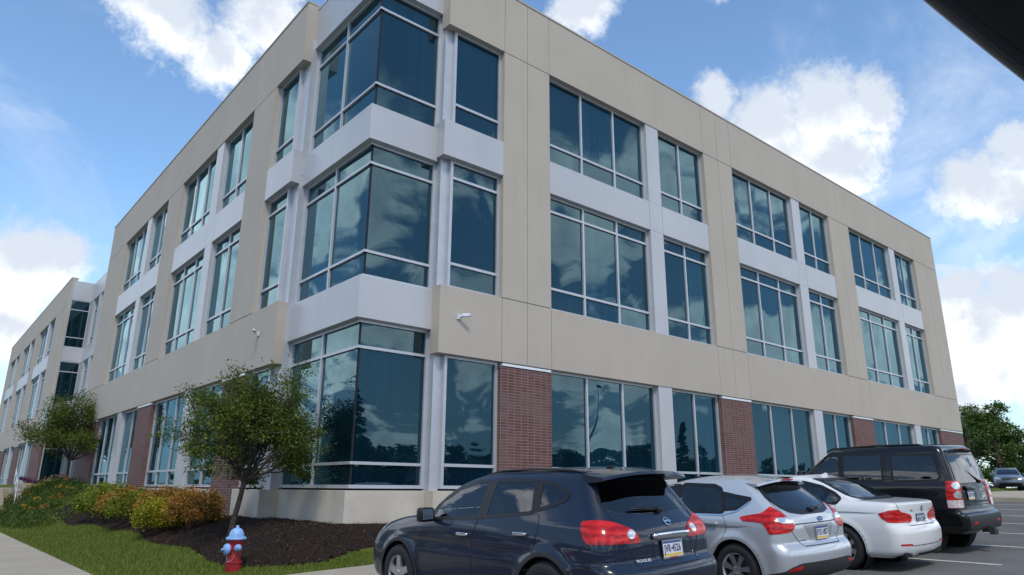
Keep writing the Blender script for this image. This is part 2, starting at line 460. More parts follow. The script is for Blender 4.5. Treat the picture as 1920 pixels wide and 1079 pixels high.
# ------------------------------------------------------------------ world
SUN_EL, SUN_AZ = 52., 212.      # degrees; azimuth measured from +Y towards +X
def build_world():
    w = bpy.data.worlds.new('World'); scene.world = w; w.use_nodes = True
    nt = NT(w.node_tree); nt.n.clear()
    out = nt.node('ShaderNodeOutputWorld'); bg = nt.node('ShaderNodeBackground')
    nt.link(bg.outputs[0], out.inputs[0])
    sky = nt.node('ShaderNodeTexSky'); sky.sky_type = 'NISHITA'; sky.sun_disc = False
    sky.sun_elevation = R(SUN_EL); sky.sun_rotation = R(SUN_AZ)
    sky.air_density = 1.0; sky.dust_density = .6; sky.ozone_density = 1.6
    tc = nt.node('ShaderNodeTexCoord'); d = nt.vmath('NORMALIZE', tc.outputs['Generated'])
    sp = nt.node('ShaderNodeSeparateXYZ'); nt.link(d, sp.inputs[0]); z = sp.outputs[2]
    # cumulus banks standing in the sky: centre direction and angular radius
    blobs = [(.7360,.4570,.4995,.030),(.7838,.4196,.4578,.055),(.8136,.3549,.4606,.055),(.8352,.2978,.4623,.034),
      (.8393,.3600,.4074,.062),(.8048,.4206,.4188,.045),(.9080,.2334,.3478,.050),(.9045,.1860,.3838,.030),
      (.9194,.2060,.3351,.038),(.9494,.2552,.1829,.072),(.9319,.2753,.2363,.032),
      (.9539,.2790,.1103,.030),(.9506,.2233,.2158,.048),(.9618,.2400,.1319,.034),(.1407,.8283,.5424,.054),
      (.2102,.8236,.5269,.042),(.2462,.7742,.5831,.054),(.0894,.8334,.5455,.024),(.0657,.9671,.2457,.064),
      (.1096,.9577,.2662,.034),(.0694,.9826,.1723,.040),(.0528,.9770,.2066,.052),(.5743,.5423,.6133,.042),
      (.6723,.4034,.6207,.026)]
    warp = nt.noise(d, 7., 9, .66, 0, out=1)
    warp = nt.vmath('SCALE', nt.vmath('SUBTRACT', warp, (.5, .5, .5)), None)
    warp.node.inputs['Scale'].default_value = .105
    dw = nt.vmath('ADD', d, warp)
    def field(vec):
        acc = None
        for (x, y, q, r) in blobs:
            dist = nt.vmath('DISTANCE', vec, (x, y, q), out=1)
            s = nt.mapr(dist, r*1.55, 0., 0., 1., smooth=False)
            acc = s if acc is None else nt.math('MAXIMUM', acc, s)
        return acc
    f = field(dw)
    view = nt.vmath('DOT_PRODUCT', d, (.62, .734, .276), out=1)
    gate = nt.mapr(view, .80, .55)                     # free clouds fill the rest of the sky
    flat = nt.math('ADD', nt.math('MULTIPLY', z, 1.), .22)
    pl = nt.vmath('DIVIDE', d, None); nt.link(nt_comb(nt, flat), pl.node.inputs[1])
    big = nt.noise(pl, 1.25, 7, .55, .2)
    free = nt.math('MULTIPLY', nt.mapr(big, .475, .63, 0, 1), nt.math('MULTIPLY', gate, nt.mapr(z, .60, .40)))
    wisp = nt.noise(nt.vmath('ADD', pl, (3.1, 1.7, .4)), 1.6, 7, .65, .6)
    wisp = nt.mapr(wisp, .46, .80, 0, .75)
    edge = nt.noise(d, 30., 8, .72)
    fe = nt.math('ADD', f, nt.math('MULTIPLY', nt.math('SUBTRACT', edge, .5), .80))
    dens = nt.mapr(fe, .16, .66)
    freee = nt.math('ADD', free, nt.math('MULTIPLY', nt.math('SUBTRACT', edge, .5), .22))
    dens2 = nt.mapr(freee, .18, .62)
    dens = nt.math('MAXIMUM', dens, dens2)
    dens = nt.math('MAXIMUM', dens, nt.math('MULTIPLY', wisp, nt.mapr(gate, 0, 1, .55, .12)))
    # cloud body: bright tops, blue-grey bases
    up = nt.vmath('ADD', dw, (.0, .0, .045))
    shade = nt.math('SUBTRACT', f, field(up))
    body = nt.noise(d, 14., 5, .6)
    sh = nt.math('ADD', nt.math('MULTIPLY', shade, 1.0), nt.math('MULTIPLY', nt.math('SUBTRACT', body, .45), 1.4))
    shg = nt.mapr(nt.math('MULTIPLY', nt.math('ADD', big, nt.math('MULTIPLY', body, .5)), gate), .55, .98, 0, .75)
    lit = nt.mix(nt.mapr(sh, -.15, .50, 0, .85), (1.22, 1.24, 1.27, 1), (.66, .74, .86, 1))
    lit = nt.mix(shg, lit, (.46, .52, .60, 1))
    lit = nt.mix(1., lit, nt.mix(gate, (1, 1, 1, 1), (FREE, FREE, FREE, 1)), blend='MULTIPLY')
    skyc = nt.mix(1., sky.outputs[0], (SKY_S, SKY_S, SKY_S, 1), blend='MULTIPLY')
    tint = nt.mix(1., skyc, (.84, .98, 1.03, 1), blend='MULTIPLY')
    haze = nt.mapr(z, .40, .02, 0, .55)
    tint = nt.mix(haze, tint, (.60, .78, .95, 1))
    tint = nt.mix(nt.math('MULTIPLY', gate, .55), tint, (.16, .33, .62, 1))
    col = nt.mix(dens, tint, lit)
    # below the horizon: dim land
    col = nt.mix(nt.mapr(z, -.02, .005), (.10, .11, .09, 1), col)
    nt.link(col, bg.inputs[0]); bg.inputs[1].default_value = 1.0
def nt_comb(nt, v):
    c = nt.node('ShaderNodeCombineXYZ')
    for i in range(3): nt.link(v, c.inputs[i])
    return c.outputs[0]
SKY_S = .235
FREE = 2.1  # clouds out of view brightened beyond the visible ones to light the scene
build_world()
sun = bpy.data.lights.new('sun', 'SUN'); sun.energy = 2.1; sun.angle = R(12); sun.color = (1, .90, .76)
so = bpy.data.objects.new('sun', sun); COL.objects.link(so)
sd = Vector((math.sin(R(SUN_AZ))*math.cos(R(SUN_EL)), math.cos(R(SUN_AZ))*math.cos(R(SUN_EL)), math.sin(R(SUN_EL))))
so.rotation_euler = (-sd).to_track_quat('-Z', 'Y').to_euler(); so.location = (0, 0, 40)

# ------------------------------------------------------------------ camera
cam = bpy.data.cameras.new('camera'); cam.lens = 24.62; cam.sensor_width = 36; cam.clip_start = .05; cam.clip_end = 3000
co = bpy.data.objects.new('camera', cam); COL.objects.link(co)
fw = Vector((.62022, .734354, .275773)); rt = Vector((.762747, -.646663, .00656)); upv = Vector((-.183149, -.206276, .961201))
co.matrix_world = Matrix(((rt.x, upv.x, -fw.x, -6.488), (rt.y, upv.y, -fw.y, -12.811), (rt.z, upv.z, -fw.z, 1.40), (0, 0, 0, 1)))
scene.camera = co
scene.view_settings.view_transform = 'Standard'; scene.view_settings.look = 'None'
scene.view_settings.exposure = 0; scene.view_settings.gamma = 1
scene.render.engine = 'CYCLES'
scene.cycles.max_bounces = 8; scene.cycles.transparent_max_bounces = 12
scene.cycles.glossy_bounces = 4; scene.cycles.diffuse_bounces = 3
# ------------------------------------------------------------------ ground
def sstep(a, b, v):
    t = max(0., min(1., (v - a) / (b - a))); return t*t*(3 - 2*t)
def lot_z(x):
    if x < 28: return .09 + .041*max(x, -9.) 
    t = min(1., (x - 28) / 10.); return 1.238 + .41*t*(1 - t/2)
def bed_d(x, y):
    """distance outward from the building's two street walls"""
    dx, dy = -x, -y + .2
    if dx <= 0 and dy <= 0: return 0.
    if dx > 0 and dy > 0: return math.hypot(dx, dy)
    return max(dx, dy)
def gz(x, y):
    base = lot_z(x if y < 6 else min(x, 2.))
    if x > 36 or y > 100: return base
    d = bed_d(x, y)
    top = .68 if x < 4 else .68 + .035*(x - 4)
    if x >= 0: ro = 1.45
    elif y > .2: ro = 2.7
    else: ro = 1.45 + 1.25*(math.atan2(-x, -y + .2)/(math.pi/2))**1.3
    w = sstep(ro, 0.05, d)
    z = base + (max(top, base + .05) - base) * w
    if y > 14 and x < 3:
        z += .75 * sstep(15, 26, y) * sstep(3.2, .9, d)
    if y < -12 or x < -3.6: return base
    return z

def sheet(name, xs, ys, zf, mat, label_kind='structure', inside=None, smooth=True):
    idx = {}; v = []; f = []
    for j, y in enumerate(ys):
        for i, x in enumerate(xs):
            idx[i, j] = len(v); v.append((x, y, zf(x, y)))
    for j in range(len(ys) - 1):
        for i in range(len(xs) - 1):
            if inside and not inside((xs[i]+xs[i+1])/2, (ys[j]+ys[j+1])/2): continue
            f.append((idx[i,j], idx[i+1,j], idx[i+1,j+1], idx[i,j+1]))
    o = mesh_obj(name, v, f, [mat], None, None, smooth)
    o['kind'] = label_kind
    return o
def lin(a, b, step):
    n = max(1, int(round((b - a) / step))); return [a + (b - a) * i / n for i in range(n + 1)]

def asphalt():
    m, nt, b, out = new_mat('asphalt')
    p = pos(nt)
    n1 = nt.noise(p, 1.2, 6, .6); n2 = nt.noise(p, 130, 3, .7); n3 = nt.noise(p, .18, 4, .5)
    c = nt.mix(nt.mapr(n1, .3, .7), (.100, .097, .093, 1), (.140, .136, .128, 1))
    c = nt.mix(nt.mapr(n2, .35, .75, 0, .5), c, (.17, .165, .155, 1))
    c = nt.mix(nt.mapr(n3, .45, .65, 0, .35), c, (.045, .045, .046, 1))
    nt.set(b.inputs['Base Color'], c); b.inputs['Roughness'].default_value = .85
    nt.set(b.inputs['Normal'], nt.bump(n2, .5, .006)); return m
M['asphalt'] = asphalt()
def walk():
    m, nt, b, out = new_mat('sidewalk_concrete')
    p = pos(nt)
    n1 = nt.noise(p, .8, 6, .65); n2 = nt.noise(p, 90, 4, .7)
    c = nt.mix(nt.mapr(n1, .3, .7), (.37, .32, .25, 1), (.46, .405, .325, 1))
    c = nt.mix(nt.mapr(n2, .3, .8, 0, .3), c, (.30, .27, .22, 1))
    nt.set(b.inputs['Base Color'], c); b.inputs['Roughness'].default_value = .9
    nt.set(b.inputs['Normal'], nt.bump(n2, .3, .004)); return m
M['walk'] = walk()
def grassm():
    m, nt, b, out = new_mat('lawn')
    p = pos(nt)
    n1 = nt.noise(p, 1.3, 5, .6); n2 = nt.noise(p, 40, 4, .7)
    c = nt.mix(nt.mapr(n1, .3, .7), (.06, .095, .012, 1), (.13, .165, .025, 1))
    c = nt.mix(nt.mapr(n2, .4, .8, 0, .6), c, (.015, .03, .006, 1))
    nt.set(b.inputs['Base Color'], c); b.inputs['Roughness'].default_value = .9; b.inputs['Specular IOR Level'].default_value = .1
    nt.set(b.inputs['Normal'], nt.bump(n2, 1., .03)); return m
M['grass'] = grassm()
def mulchm():
    m, nt, b, out = new_mat('bark_mulch')
    p = pos(nt)
    n1 = nt.noise(p, 25, 5, .75); n2 = nt.noise(p, 90, 4, .7)
    c = nt.ramp(n1, [(.3, (.014, .010, .009)), (.55, (.048, .033, .027)), (.8, (.12, .082, .064))])
    nt.set(b.inputs['Base Color'], c); b.inputs['Roughness'].default_value = 1.; b.inputs['Specular IOR Level'].default_value = .1
    nt.set(b.inputs['Normal'], nt.bump(nt.math('ADD', n1, n2), 1., .04)); return m
M['mulch'] = mulchm()
M['paint_line'] = simple('worn_road_paint', (.62, .61, .52), .8, var=.25, scale=12, coord='pos')
M['chip'] = simple('bark_chip', (.095, .062, .048), .95, var=.6, scale=9, coord='pos', spec=.1)

# asphalt: one sheet to the horizon; lot slopes gently up towards the right
xs = [-1500, -400, -120, -60, -30, -15] + lin(-9, 60, 1.5) + [75, 100, 160, 400, 1500]
ys = [-1500, -400, -120, -60, -30] + lin(-20, -2.9, .9) + [0, 10, 20, 40, 70, 120, 400, 1500]
def az(x, y):
    z = lot_z(max(-9, x)) - .006
    if y > -2.95 and -5.6 < x < 37: z -= .35
    return z
ground = sheet('ground', xs, ys, az, M['asphalt'])
# mulch and lawn, as adjoining sheets
def mulch_line_x(y):       # outer edge of the bed along the left wall
    return -1.78 - .10*math.sin(y*.5) - .07*math.sin(y*1.3 + 1) - .25*sstep(3, -1, y)
def is_mulch(x, y):
    if y > 0: return x > mulch_line_x(y) and y < 20.5 + .5*x
    if x > 0: return y > -.72 + .06*math.sin(x*1.1)
    r = math.hypot(x, y)
    t = math.atan2(-x, -y) / (math.pi/2)      # 0 at the right wall, 1 at the left wall
    return r < .72 + (1.78 + .25 - .72)*t**1.5 + .12*math.sin(t*math.pi)
def land(x, y): return gz(x, y)
xs = lin(-3.66, 0, .09) + lin(.09, 6, .15)[0:] + lin(6.5, 36, .5)
ys = lin(-1.25, 6, .09) + lin(6.1, 30, .15) + lin(31, 75, 1.5)
inb = lambda x, y: not (x > .5 and y > .5)
sheet('lawn', xs, ys, lambda x, y: land(x, y) - .003, M['grass'], inside=lambda x, y: inb(x, y))
sheet('mulch_bed', [q for q in xs if q > -2.6], [q for q in ys if q < 22], lambda x, y: land(x, y) + (.028 + .02*(math.sin(x*9.3)*math.cos(y*7.1) + math.sin(x*3.1 + y*4.3))*.5 + .012*math.sin(x*31)*math.sin(y*27) if is_mulch(x, y) else -.05), M['mulch'],
      inside=lambda x, y: inb(x, y) and is_mulch(x, y))
# sidewalks with kerbs
def wz(x, y): return (lot_z(x) if y < 3 else lot_z(x)) + .012
def slab(name, xa, ya, mat, kerb_bottom, zf):
    o = sheet(name, xa, ya, zf, mat)
    return o
sheet('sidewalk', lin(-3.66, 36, .6), [-3.0, -2.1, -1.25], wz, M['walk'])
sheet('sidewalk', [-5.45, -5.2, -4.5, -3.66], lin(-3.0, 75, 1.0), lambda x, y: wz(-3.66, y), M['walk'])
sheet('sidewalk', [-5.45, -4.6, -3.66], [-3.0, -3.001], wz, M['walk'])
def kerb_mesh():
    mb = MB()
    for x in lin(-5.6, 35.0, 1.5)[:-1]:
        x1 = x + 1.49; z0, z1 = lot_z(max(-9, x)), lot_z(x1)
        v = [(x,-3.16,z0-.3),(x1,-3.16,z1-.3),(x1,-3.0,z1-.3),(x,-3.0,z0-.3),(x,-3.14,z0+.016),(x1,-3.14,z1+.016),(x1,-3.0,z1+.016),(x,-3.0,z0+.016)]
        mb.add(v, [(0,3,2,1),(4,5,6,7),(0,1,5,4),(1,2,6,5),(2,3,7,6),(3,0,4,7)])
    for y in lin(-3.0, 75, 3.)[:-1]:
        z0 = lot_z(-5.6); mb.box(-5.61, -5.45, y, y + 2.99, z0 - .3, wz(-3.66, 0) + .004)
    return mb
o = kerb_mesh().build('kerb', [M['walk']]); o['kind'] = 'structure'
# the lot itself steps down by a kerb height
ground.location.z = -.0
for (n_) in ('x',):
    me = ground.data
    for v in me.vertices:
        if v.co.y < -3.1 or v.co.x < -5.6: v.co.z -= .0
# score lines in the walks
mb = MB()
for x in lin(-3.0, 34, 1.5): 
    z = wz(x, 0) + .001; mb.add([(x-.006,-3,z),(x+.006,-3,z),(x+.006,-1.25,z),(x-.006,-1.25,z)], [(0,1,2,3)])
for y in lin(-2.5, 60, 1.5):
    z = wz(-3.66, 0) + .001; mb.add([(-5.45,y-.006,z),(-3.66,y-.006,z),(-3.66,y+.006,z),(-5.45,y+.006,z)], [(0,1,2,3)])
o = mb.build('sidewalk', [M['joint']]); o['kind'] = 'structure'
# stall lines
def stall_line(xc, y0=-9.0, y1=-3.2, w=.10):
    mb = MB(); ys_ = lin(y0, y1, .5)
    v = [(x, y, lot_z(x) - .006 + .005) for y in ys_ for x in (xc - w/2, xc + w/2)]
    mb.add(v, [(2*i, 2*i+1, 2*i+3, 2*i+2) for i in range(len(ys_) - 1)])
    o = mb.build('road_marking', [M['paint_line']]); o['kind'] = 'structure'
for k in range(-4, 14): stall_line(6.35 + 2.6*k)
mb = MB(); z = lot_z(60); mb.box(62, 1400, -300, 600, z - .4, z + .25); mb.box(-300, 1400, 90, 1000, z-.6, z+.1); o = mb.build('lawn', [M['grass']]); o['kind'] = 'structure'
mb = MB(); mb.box(-900, -22, -200, 89, -.6, .05 - .24); o = mb.build('lawn', [M['grass']]); o['kind'] = 'structure'
mb = MB(); mb.box(-300, 300, -400, -52, -.6, .12); o = mb.build('lawn', [M['grass']]); o['kind'] = 'structure'
mb = MB(); 
for i in range(0, 40): pass
# bark chips and grass blades
mb = MB()
for _ in range(9000):
    x, y = rng.uniform(-2.2, 4), rng.uniform(-1.4, 9)
    if not (is_mulch(x, y) and inb(x - .15, y - .15)) or (x > .3 and y > .3): continue
    a = rng.uniform(0, 6.3); l, w = rng.uniform(.012, .035), rng.uniform(.004, .010); z = land(x, y) + .028 + rng.uniform(.01, .03)
    t = rng.uniform(-.6, .6)
    dx, dy, dz = l*math.cos(a), l*math.sin(a), l*t; ex, ey = -w*math.sin(a), w*math.cos(a)
    mb.add([(x-dx-ex, y-dy-ey, z-dz), (x+dx-ex, y+dy-ey, z+dz), (x+dx+ex, y+dy+ey, z+dz), (x-dx+ex, y-dy+ey, z-dz)], [(0,1,2,3)])
o = mb.build('bark_mulch', [M['chip']]); tag(o, 'loose dark bark chips spread over the planting bed by the wall', 'mulch', kind='stuff')
def bladem():
    m, nt, b, out = new_mat('grass_blade')
    g = nt.node('ShaderNodeNewGeometry')
    c = nt.ramp(g.outputs['Random Per Island'], [(0, (.05, .090, .010)), (.5, (.12, .175, .024)), (.9, (.20, .23, .045)), (1, (.18, .17, .06))])
    nt.set(b.inputs['Base Color'], c); b.inputs['Roughness'].default_value = .6; b.inputs['Specular IOR Level'].default_value = .25
    return m
M['blade'] = bladem()
V = []; F = []
def blade(x, y, h):
    a = rng.uniform(0, 6.3); w = .004 + .003*rng.random(); z = land(x, y); lx, ly = rng.normal(0, .35*h, 2)
    b = len(V); V.extend([(x-w*math.cos(a), y-w*math.sin(a), z-.005), (x+w*math.cos(a), y+w*math.sin(a), z-.005), (x+lx, y+ly, z+h)])
    F.append((b, b+1, b+2))
for _ in range(70000):
    x, y = (rng.uniform(-3.68, -1.5), rng.uniform(-1.3, 14)) if rng.random() < .8 else (rng.uniform(-3.6, 5), rng.uniform(-1.27, -.5))
    if is_mulch(x - .02, y) and is_mulch(x+.05, y+.05): continue
    blade(x, y, rng.uniform(.03, .075))
for _ in range(9000):
    x, y = rng.uniform(-3.68, -1.5), rng.uniform(14, 24)
    if is_mulch(x, y): continue
    blade(x, y, rng.uniform(.04, .09))
o = mesh_obj('grass', V, F, [M['blade']]); tag(o, 'mown green grass blades between the sidewalks and the planting bed', 'grass', kind='stuff')
# ------------------------------------------------------------------ vehicles
def paint(name, col, flake=.0, rough=.32, coat=1., metal=0.):
    m, nt, b, out = new_mat(name)
    p = objc(nt)
    n = nt.noise(p, 900, 1, .5)
    c = nt.mix(nt.mapr(n, .35, .65, 0, flake), (*col, 1), tuple(min(1, x*1.6 + .003) for x in col) + (1,))
    sz = nt.node('ShaderNodeSeparateXYZ'); nt.link(p, sz.inputs[0])
    d = nt.noise(p, 2.5, 5, .6)
    low = nt.mapr(sz.outputs[2], .75, .25)
    c = nt.mix(nt.math('MULTIPLY', nt.mapr(d, .35, .8, 0, .16), low), c, (.13, .12, .10, 1))      # road dust low down
    nt.set(b.inputs['Base Color'], c)
    b.inputs['Roughness'].default_value = rough; b.inputs['Metallic'].default_value = metal
    b.inputs['Coat Weight'].default_value = coat; b.inputs['Coat Roughness'].default_value = .035
    b.inputs['Coat IOR'].default_value = 1.45
    b.inputs['Specular IOR Level'].default_value = .25
    g = nt.node('ShaderNodeNewGeometry')
    dk = nt.node('ShaderNodeBsdfDiffuse'); dk.inputs[0].default_value = (.02, .02, .022, 1)
    mx = nt.node('ShaderNodeMixShader'); nt.link(g.outputs['Backfacing'], mx.inputs[0])
    nt.link(b.outputs[0], mx.inputs[1]); nt.link(dk.outputs[0], mx.inputs[2]); nt.link(mx.outputs[0], out.inputs[0])
    return m
def car_glass(name, trans, tint=(.75, .85, .85), ior=1.55):
    m, nt, b, out = new_mat(name)
    fr = nt.node('ShaderNodeFresnel'); fr.inputs[0].default_value = ior
    gl = nt.node('ShaderNodeBsdfGlossy'); gl.inputs['Roughness'].default_value = .01; gl.inputs[0].default_value = (.95, .97, 1, 1)
    tr = nt.node('ShaderNodeBsdfTransparent'); tr.inputs[0].default_value = tuple(trans*x for x in tint) + (1,)
    f2 = nt.math('ADD', nt.math('MULTIPLY', fr.outputs[0], 1.15), .02, clamp=True)
    mx = nt.node('ShaderNodeMixShader'); nt.set(mx.inputs[0], f2); nt.link(tr.outputs[0], mx.inputs[1]); nt.link(gl.outputs[0], mx.inputs[2])
    nt.link(mx.outputs[0], out.inputs[0]); return m
def lamp_red():
    m, nt, b, out = new_mat('red_lamp_lens')
    p = objc(nt); w = nt.node('ShaderNodeTexWave'); w.bands_direction = 'Z'; w.inputs['Scale'].default_value = 4.5; w.inputs['Distortion'].default_value = 3.5
    w.inputs['Detail'].default_value = 1
    nt.link(p, w.inputs[0])
    n = nt.noise(p, 14, 4, .6)
    c = nt.mix(nt.mapr(nt.math('ADD', nt.math('MULTIPLY', w.outputs['Fac'], .35), n), .35, .95), (.30, .003, .005, 1), (.66, .016, .013, 1))
    nt.set(b.inputs['Base Color'], c); b.inputs['Roughness'].default_value = .25
    b.inputs['Coat Weight'].default_value = .5; b.inputs['Coat Roughness'].default_value = .02; b.inputs['Specular IOR Level'].default_value = .2
    return m
M['navy'] = paint('dark_blue_paint', (.004, .010, .028), .25, .35, coat=.85)
M['silver'] = paint('silver_paint', (.50, .52, .55), .35, .34, metal=.45)
M['car_white'] = paint('white_paint', (.74, .74, .74), 0, .4)
M['black'] = paint('black_paint', (.004, .004, .005), .1, .3, coat=.7)
M['bluegrey'] = paint('blue_grey_paint', (.13, .155, .20), .3, .35, metal=.3)
M['cglass'] = car_glass('clear_car_glass', .88)
M['pglass'] = car_glass('privacy_glass', .06)
M['trim'] = simple('black_trim', (.010, .010, .011), .38, var=.1, spec=.4)
M['plastic'] = simple('dark_plastic', (.025, .025, .027), .6, var=.15)
M['seam'] = simple('panel_gap', (.003, .003, .004), .8)
M['chrome'] = simple('chrome', (.82, .83, .85), .08, metal=1., var=.02)
M['rim'] = simple('alloy', (.55, .56, .58), .28, metal=.85, var=.05)
M['rubber'] = simple('tyre_rubber', (.016, .016, .017), .75, var=.2, bump=.2, bscale=30)
M['well'] = simple('wheel_well', (.006, .006, .006), .95)
M['lampred'] = lamp_red()
M['lampclear'] = simple('clear_lamp_lens', (.62, .64, .66), .12, metal=.55, var=.3, scale=30, coat=1)
M['lampwhite'] = simple('reverse_lamp_lens', (.72, .60, .58), .15, metal=.2, var=.25, scale=20, coat=1)
M['amber'] = simple('amber_lamp', (.75, .22, .05), .2, coat=1)
M['plate'] = simple('plate_white', (.66, .70, .78), .4, var=.05)
M['plate_blue'] = simple('plate_blue', (.05, .09, .26), .4)
M['plate_gold'] = simple('plate_gold', (.75, .46, .05), .4)
M['ink'] = simple('plate_ink', (.012, .020, .07), .4)
M['seat'] = simple('seat_fabric', (.05, .048, .045), .9, var=.2)
M['seat_light'] = simple('seat_leather', (.36, .33, .28), .6)
M['redink'] = simple('frame_lettering', (.25, .01, .02), .4)

def pchip(x, y, xq):
    x = np.asarray(x, float); y = np.asarray(y, float); h = np.diff(x); s = np.diff(y) / h; m = np.zeros_like(y)
    m[0], m[-1] = s[0], s[-1]
    for i in range(1, len(x) - 1):
        if s[i-1]*s[i] > 0:
            w1, w2 = 2*h[i]+h[i-1], h[i]+2*h[i-1]; m[i] = (w1+w2)/(w1/s[i-1]+w2/s[i])
    k = np.clip(np.searchsorted(x, xq) - 1, 0, len(x) - 2); t = (xq - x[k]) / h[k]
    return ((2*t**3-3*t**2+1)*y[k] + (t**3-2*t**2+t)*h[k]*m[k] + (-2*t**3+3*t**2)*y[k+1] + (t**3-t**2)*h[k]*m[k+1])

class Car:
    """body lofted from horizontal slices; local axes x right, y forward, z up, rear bumper near y=0"""
    F = ('z', 'yr', 'yf', 'w', 'cr', 'cf', 'br', 'bf', 'tr', 'tf')
    def __init__(s, rows, wheels, wr, flare=.015, step=.024, ns=170, n_end=16, nc=10, arch=None, crease=()):
        s.rows = np.array(rows, float); s.wheels = wheels; s.wr = wr
        s.Ra = arch or wr + .055
        d = np.diff(s.rows[:, :4], axis=0); par = np.concatenate([[0], np.cumsum(np.sqrt((d**2).sum(1)) + 1e-6)])
        n = int(par[-1] / step); q = np.linspace(0, par[-1], n)
        # keep slices evenly useful: limit long flat runs
        cols = [pchip(par, s.rows[:, k], q) for k in range(s.rows.shape[1])]
        V = []; s.ring = None
        for r in zip(*cols):
            z, yr, yf, w, cr, cf, br, bf, tr, tf = r
            ym = (s.wheels[0] + s.wheels[1]) / 2; ym = min(max(ym, yr + .3*(yf-yr)), yr + .7*(yf-yr))
            def W(y):
                if y < ym: return w*(1 - tr*((ym-y)/max(.05, ym-yr))**2.6)
                return w*(1 - tf*((y-ym)/max(.05, yf-ym))**2.6)
            L = yf - yr; cr = min(cr, w*.85, L*.3); cf = min(cf, w*.85, L*.3)
            half = []
            def end(y0, c, b, sg):
                wc = W(y0 + sg*(c + b)); xw = max(.02, wc - c); yc0 = y0 + sg*b
                pts = [(xw*t, y0 + sg*b*(t*xw/max(.02, xw))**2) for t in np.linspace(0, 1, n_end)]
                for t in np.linspace(0, math.pi/2, nc + 1)[1:]:
                    pts.append((xw + c*math.sin(t)**.9, yc0 + sg*c*(1 - math.cos(t))))
                return pts
            rear = end(yr, cr, br, 1); front = end(yf, cf, bf, -1)
            ya, yb = rear[-1][1], front[-1][1]
            side = [(W(y), y) for y in np.linspace(ya, yb, ns)[1:-1]]
            # blend the side onto the corner ends
            xa, xb = rear[-1][0], front[-1][0]
            half = rear + side + front[::-1]
            hv = []
            for (x, y) in half:
                for yw in wheels:
                    rd = math.hypot(y - yw, z - wr)
                    if x > .5*w and z < s.Ra + wr + .15:
                        x += flare*math.exp(-((rd - s.Ra - .01)/.055)**2)*min(1, x/w)**6
                for (cz, cy0, cy1, slope, dep, wid) in crease:
                    if x > .6*w:
                        zz = cz + slope*(y - 2.3); e = (z - zz)
                        if e < 0: x -= dep*math.exp(-(e/wid)**2)*sstep(cy0, cy0+.4, y)*sstep(cy1, cy1-.4, y)
                hv.append((x, y, z))
            nh = len(hv)
            ring = hv + [(-x, y, z_) for (x, y, z_) in hv[-2:0:-1]]
            s.nring = len(ring); V += ring
        s.V = V; s.nz = n; k = s.nring
        Fc = []
        for i in range(n - 1):
            for j in range(k):
                Fc.append((i*k+j, i*k+(j+1) % k, (i+1)*k+(j+1) % k, (i+1)*k+j))
        s.Fc = Fc
        top = tuple((n-1)*k + j for j in range(k))
        s.bvh = BVHTree.FromPolygons([Vector(v) for v in V], Fc + [top], all_triangles=False)
        # smooth vertex normals of the full body
        A = np.array(V); fa = np.array(Fc); nn = np.cross(A[fa[:,2]]-A[fa[:,0]], A[fa[:,3]]-A[fa[:,1]])
        vn = np.zeros_like(A)
        for c in range(4): np.add.at(vn, fa[:, c], nn)
        vn /= np.linalg.norm(vn, axis=1)[:, None] + 1e-12
        s.vn = vn; s.fa = fa; s.A = A; s.top = top
        s.cut = []        # (view, polygon)
    # ---- projection of outlines onto the body
    def ray(s, view, h, z):
        if view == 'T': o = Vector((h, z, 5)); d = Vector((0, 0, -1))
        else:
            if view == 'L': th = 90; hh = -h
            elif view == 'R': th = -90; hh = h
            elif view == 'B': th = 0; hh = h
            elif view == 'F': th = 180; hh = -h
            else: th = view; hh = h
            t = math.radians(th); d = Vector((math.sin(t), math.cos(t), 0)); hx = Vector((math.cos(t), -math.sin(t), 0))
            base = Vector((0, 2.3, 0)) if view in ('D', 45, -45) else Vector((0, 0, 0))
            o = hx*hh - d*9 + Vector((0, 0, z))
        hit = s.bvh.ray_cast(o, d, 30)
        if hit[0] is None: return None
        p, n, i, _ = hit
        if i < len(s.Fc):
            f = s.fa[i]; w = 1/(np.linalg.norm(s.A[f] - np.array(p), axis=1) + 1e-5)
            sn = Vector((s.vn[f]*w[:, None]).sum(0)).normalized()
        else: sn = Vector((0, 0, 1))
        return p, sn
    def patch(s, name, view, poly, mat, parent, off=.004, res=.035, rnd=2, bulge=0., skirt=True, mats=None):
        poly = smooth_poly(poly, rnd) if rnd else poly
        out = densify(poly, res)
        n = len(out); pts = [Vector(p) for p in out]
        x0 = min(p[0] for p in out); x1 = max(p[0] for p in out); y0 = min(p[1] for p in out); y1 = max(p[1] for p in out)
        xx = x0 + res*.5
        row = 0
        while xx < x1:
            yy = y0 + res*(.5 if row % 2 else .25)
            while yy < y1:
                if inside(out, xx, yy) and edge_dist(out, xx, yy) > res*.45: pts.append(Vector((xx, yy)))
                yy += res
            xx += res; row += 1
        vs, es, fs, a, b, c = delaunay_2d_cdt(pts, [], [list(range(n))], 1, 1e-5)
        V = []; N = []; ok = []
        for v in vs:
            h = s.ray(view, v[0], v[1])
            if h is None: V.append(None); N.append(None); continue
            p, sn = h
            o = off + (bulge*min(1, edge_dist(out, v[0], v[1])/.05) if bulge else 0)
            V.append(p + sn*o); N.append(sn)
        fs = [f for f in fs if all(V[i] is not None for i in f)]
        if not fs: return None
        V = [v if v is not None else Vector((0, 0, 0)) for v in V]; N = [v if v is not None else Vector((0, 0, 1)) for v in N]
        # orient outwards
        F2 = []
        for f in fs:
            nn = (V[f[1]]-V[f[0]]).cross(V[f[2]]-V[f[0]])
            F2.append(tuple(f) if nn.dot(N[f[0]]) > 0 else tuple(f)[::-1])
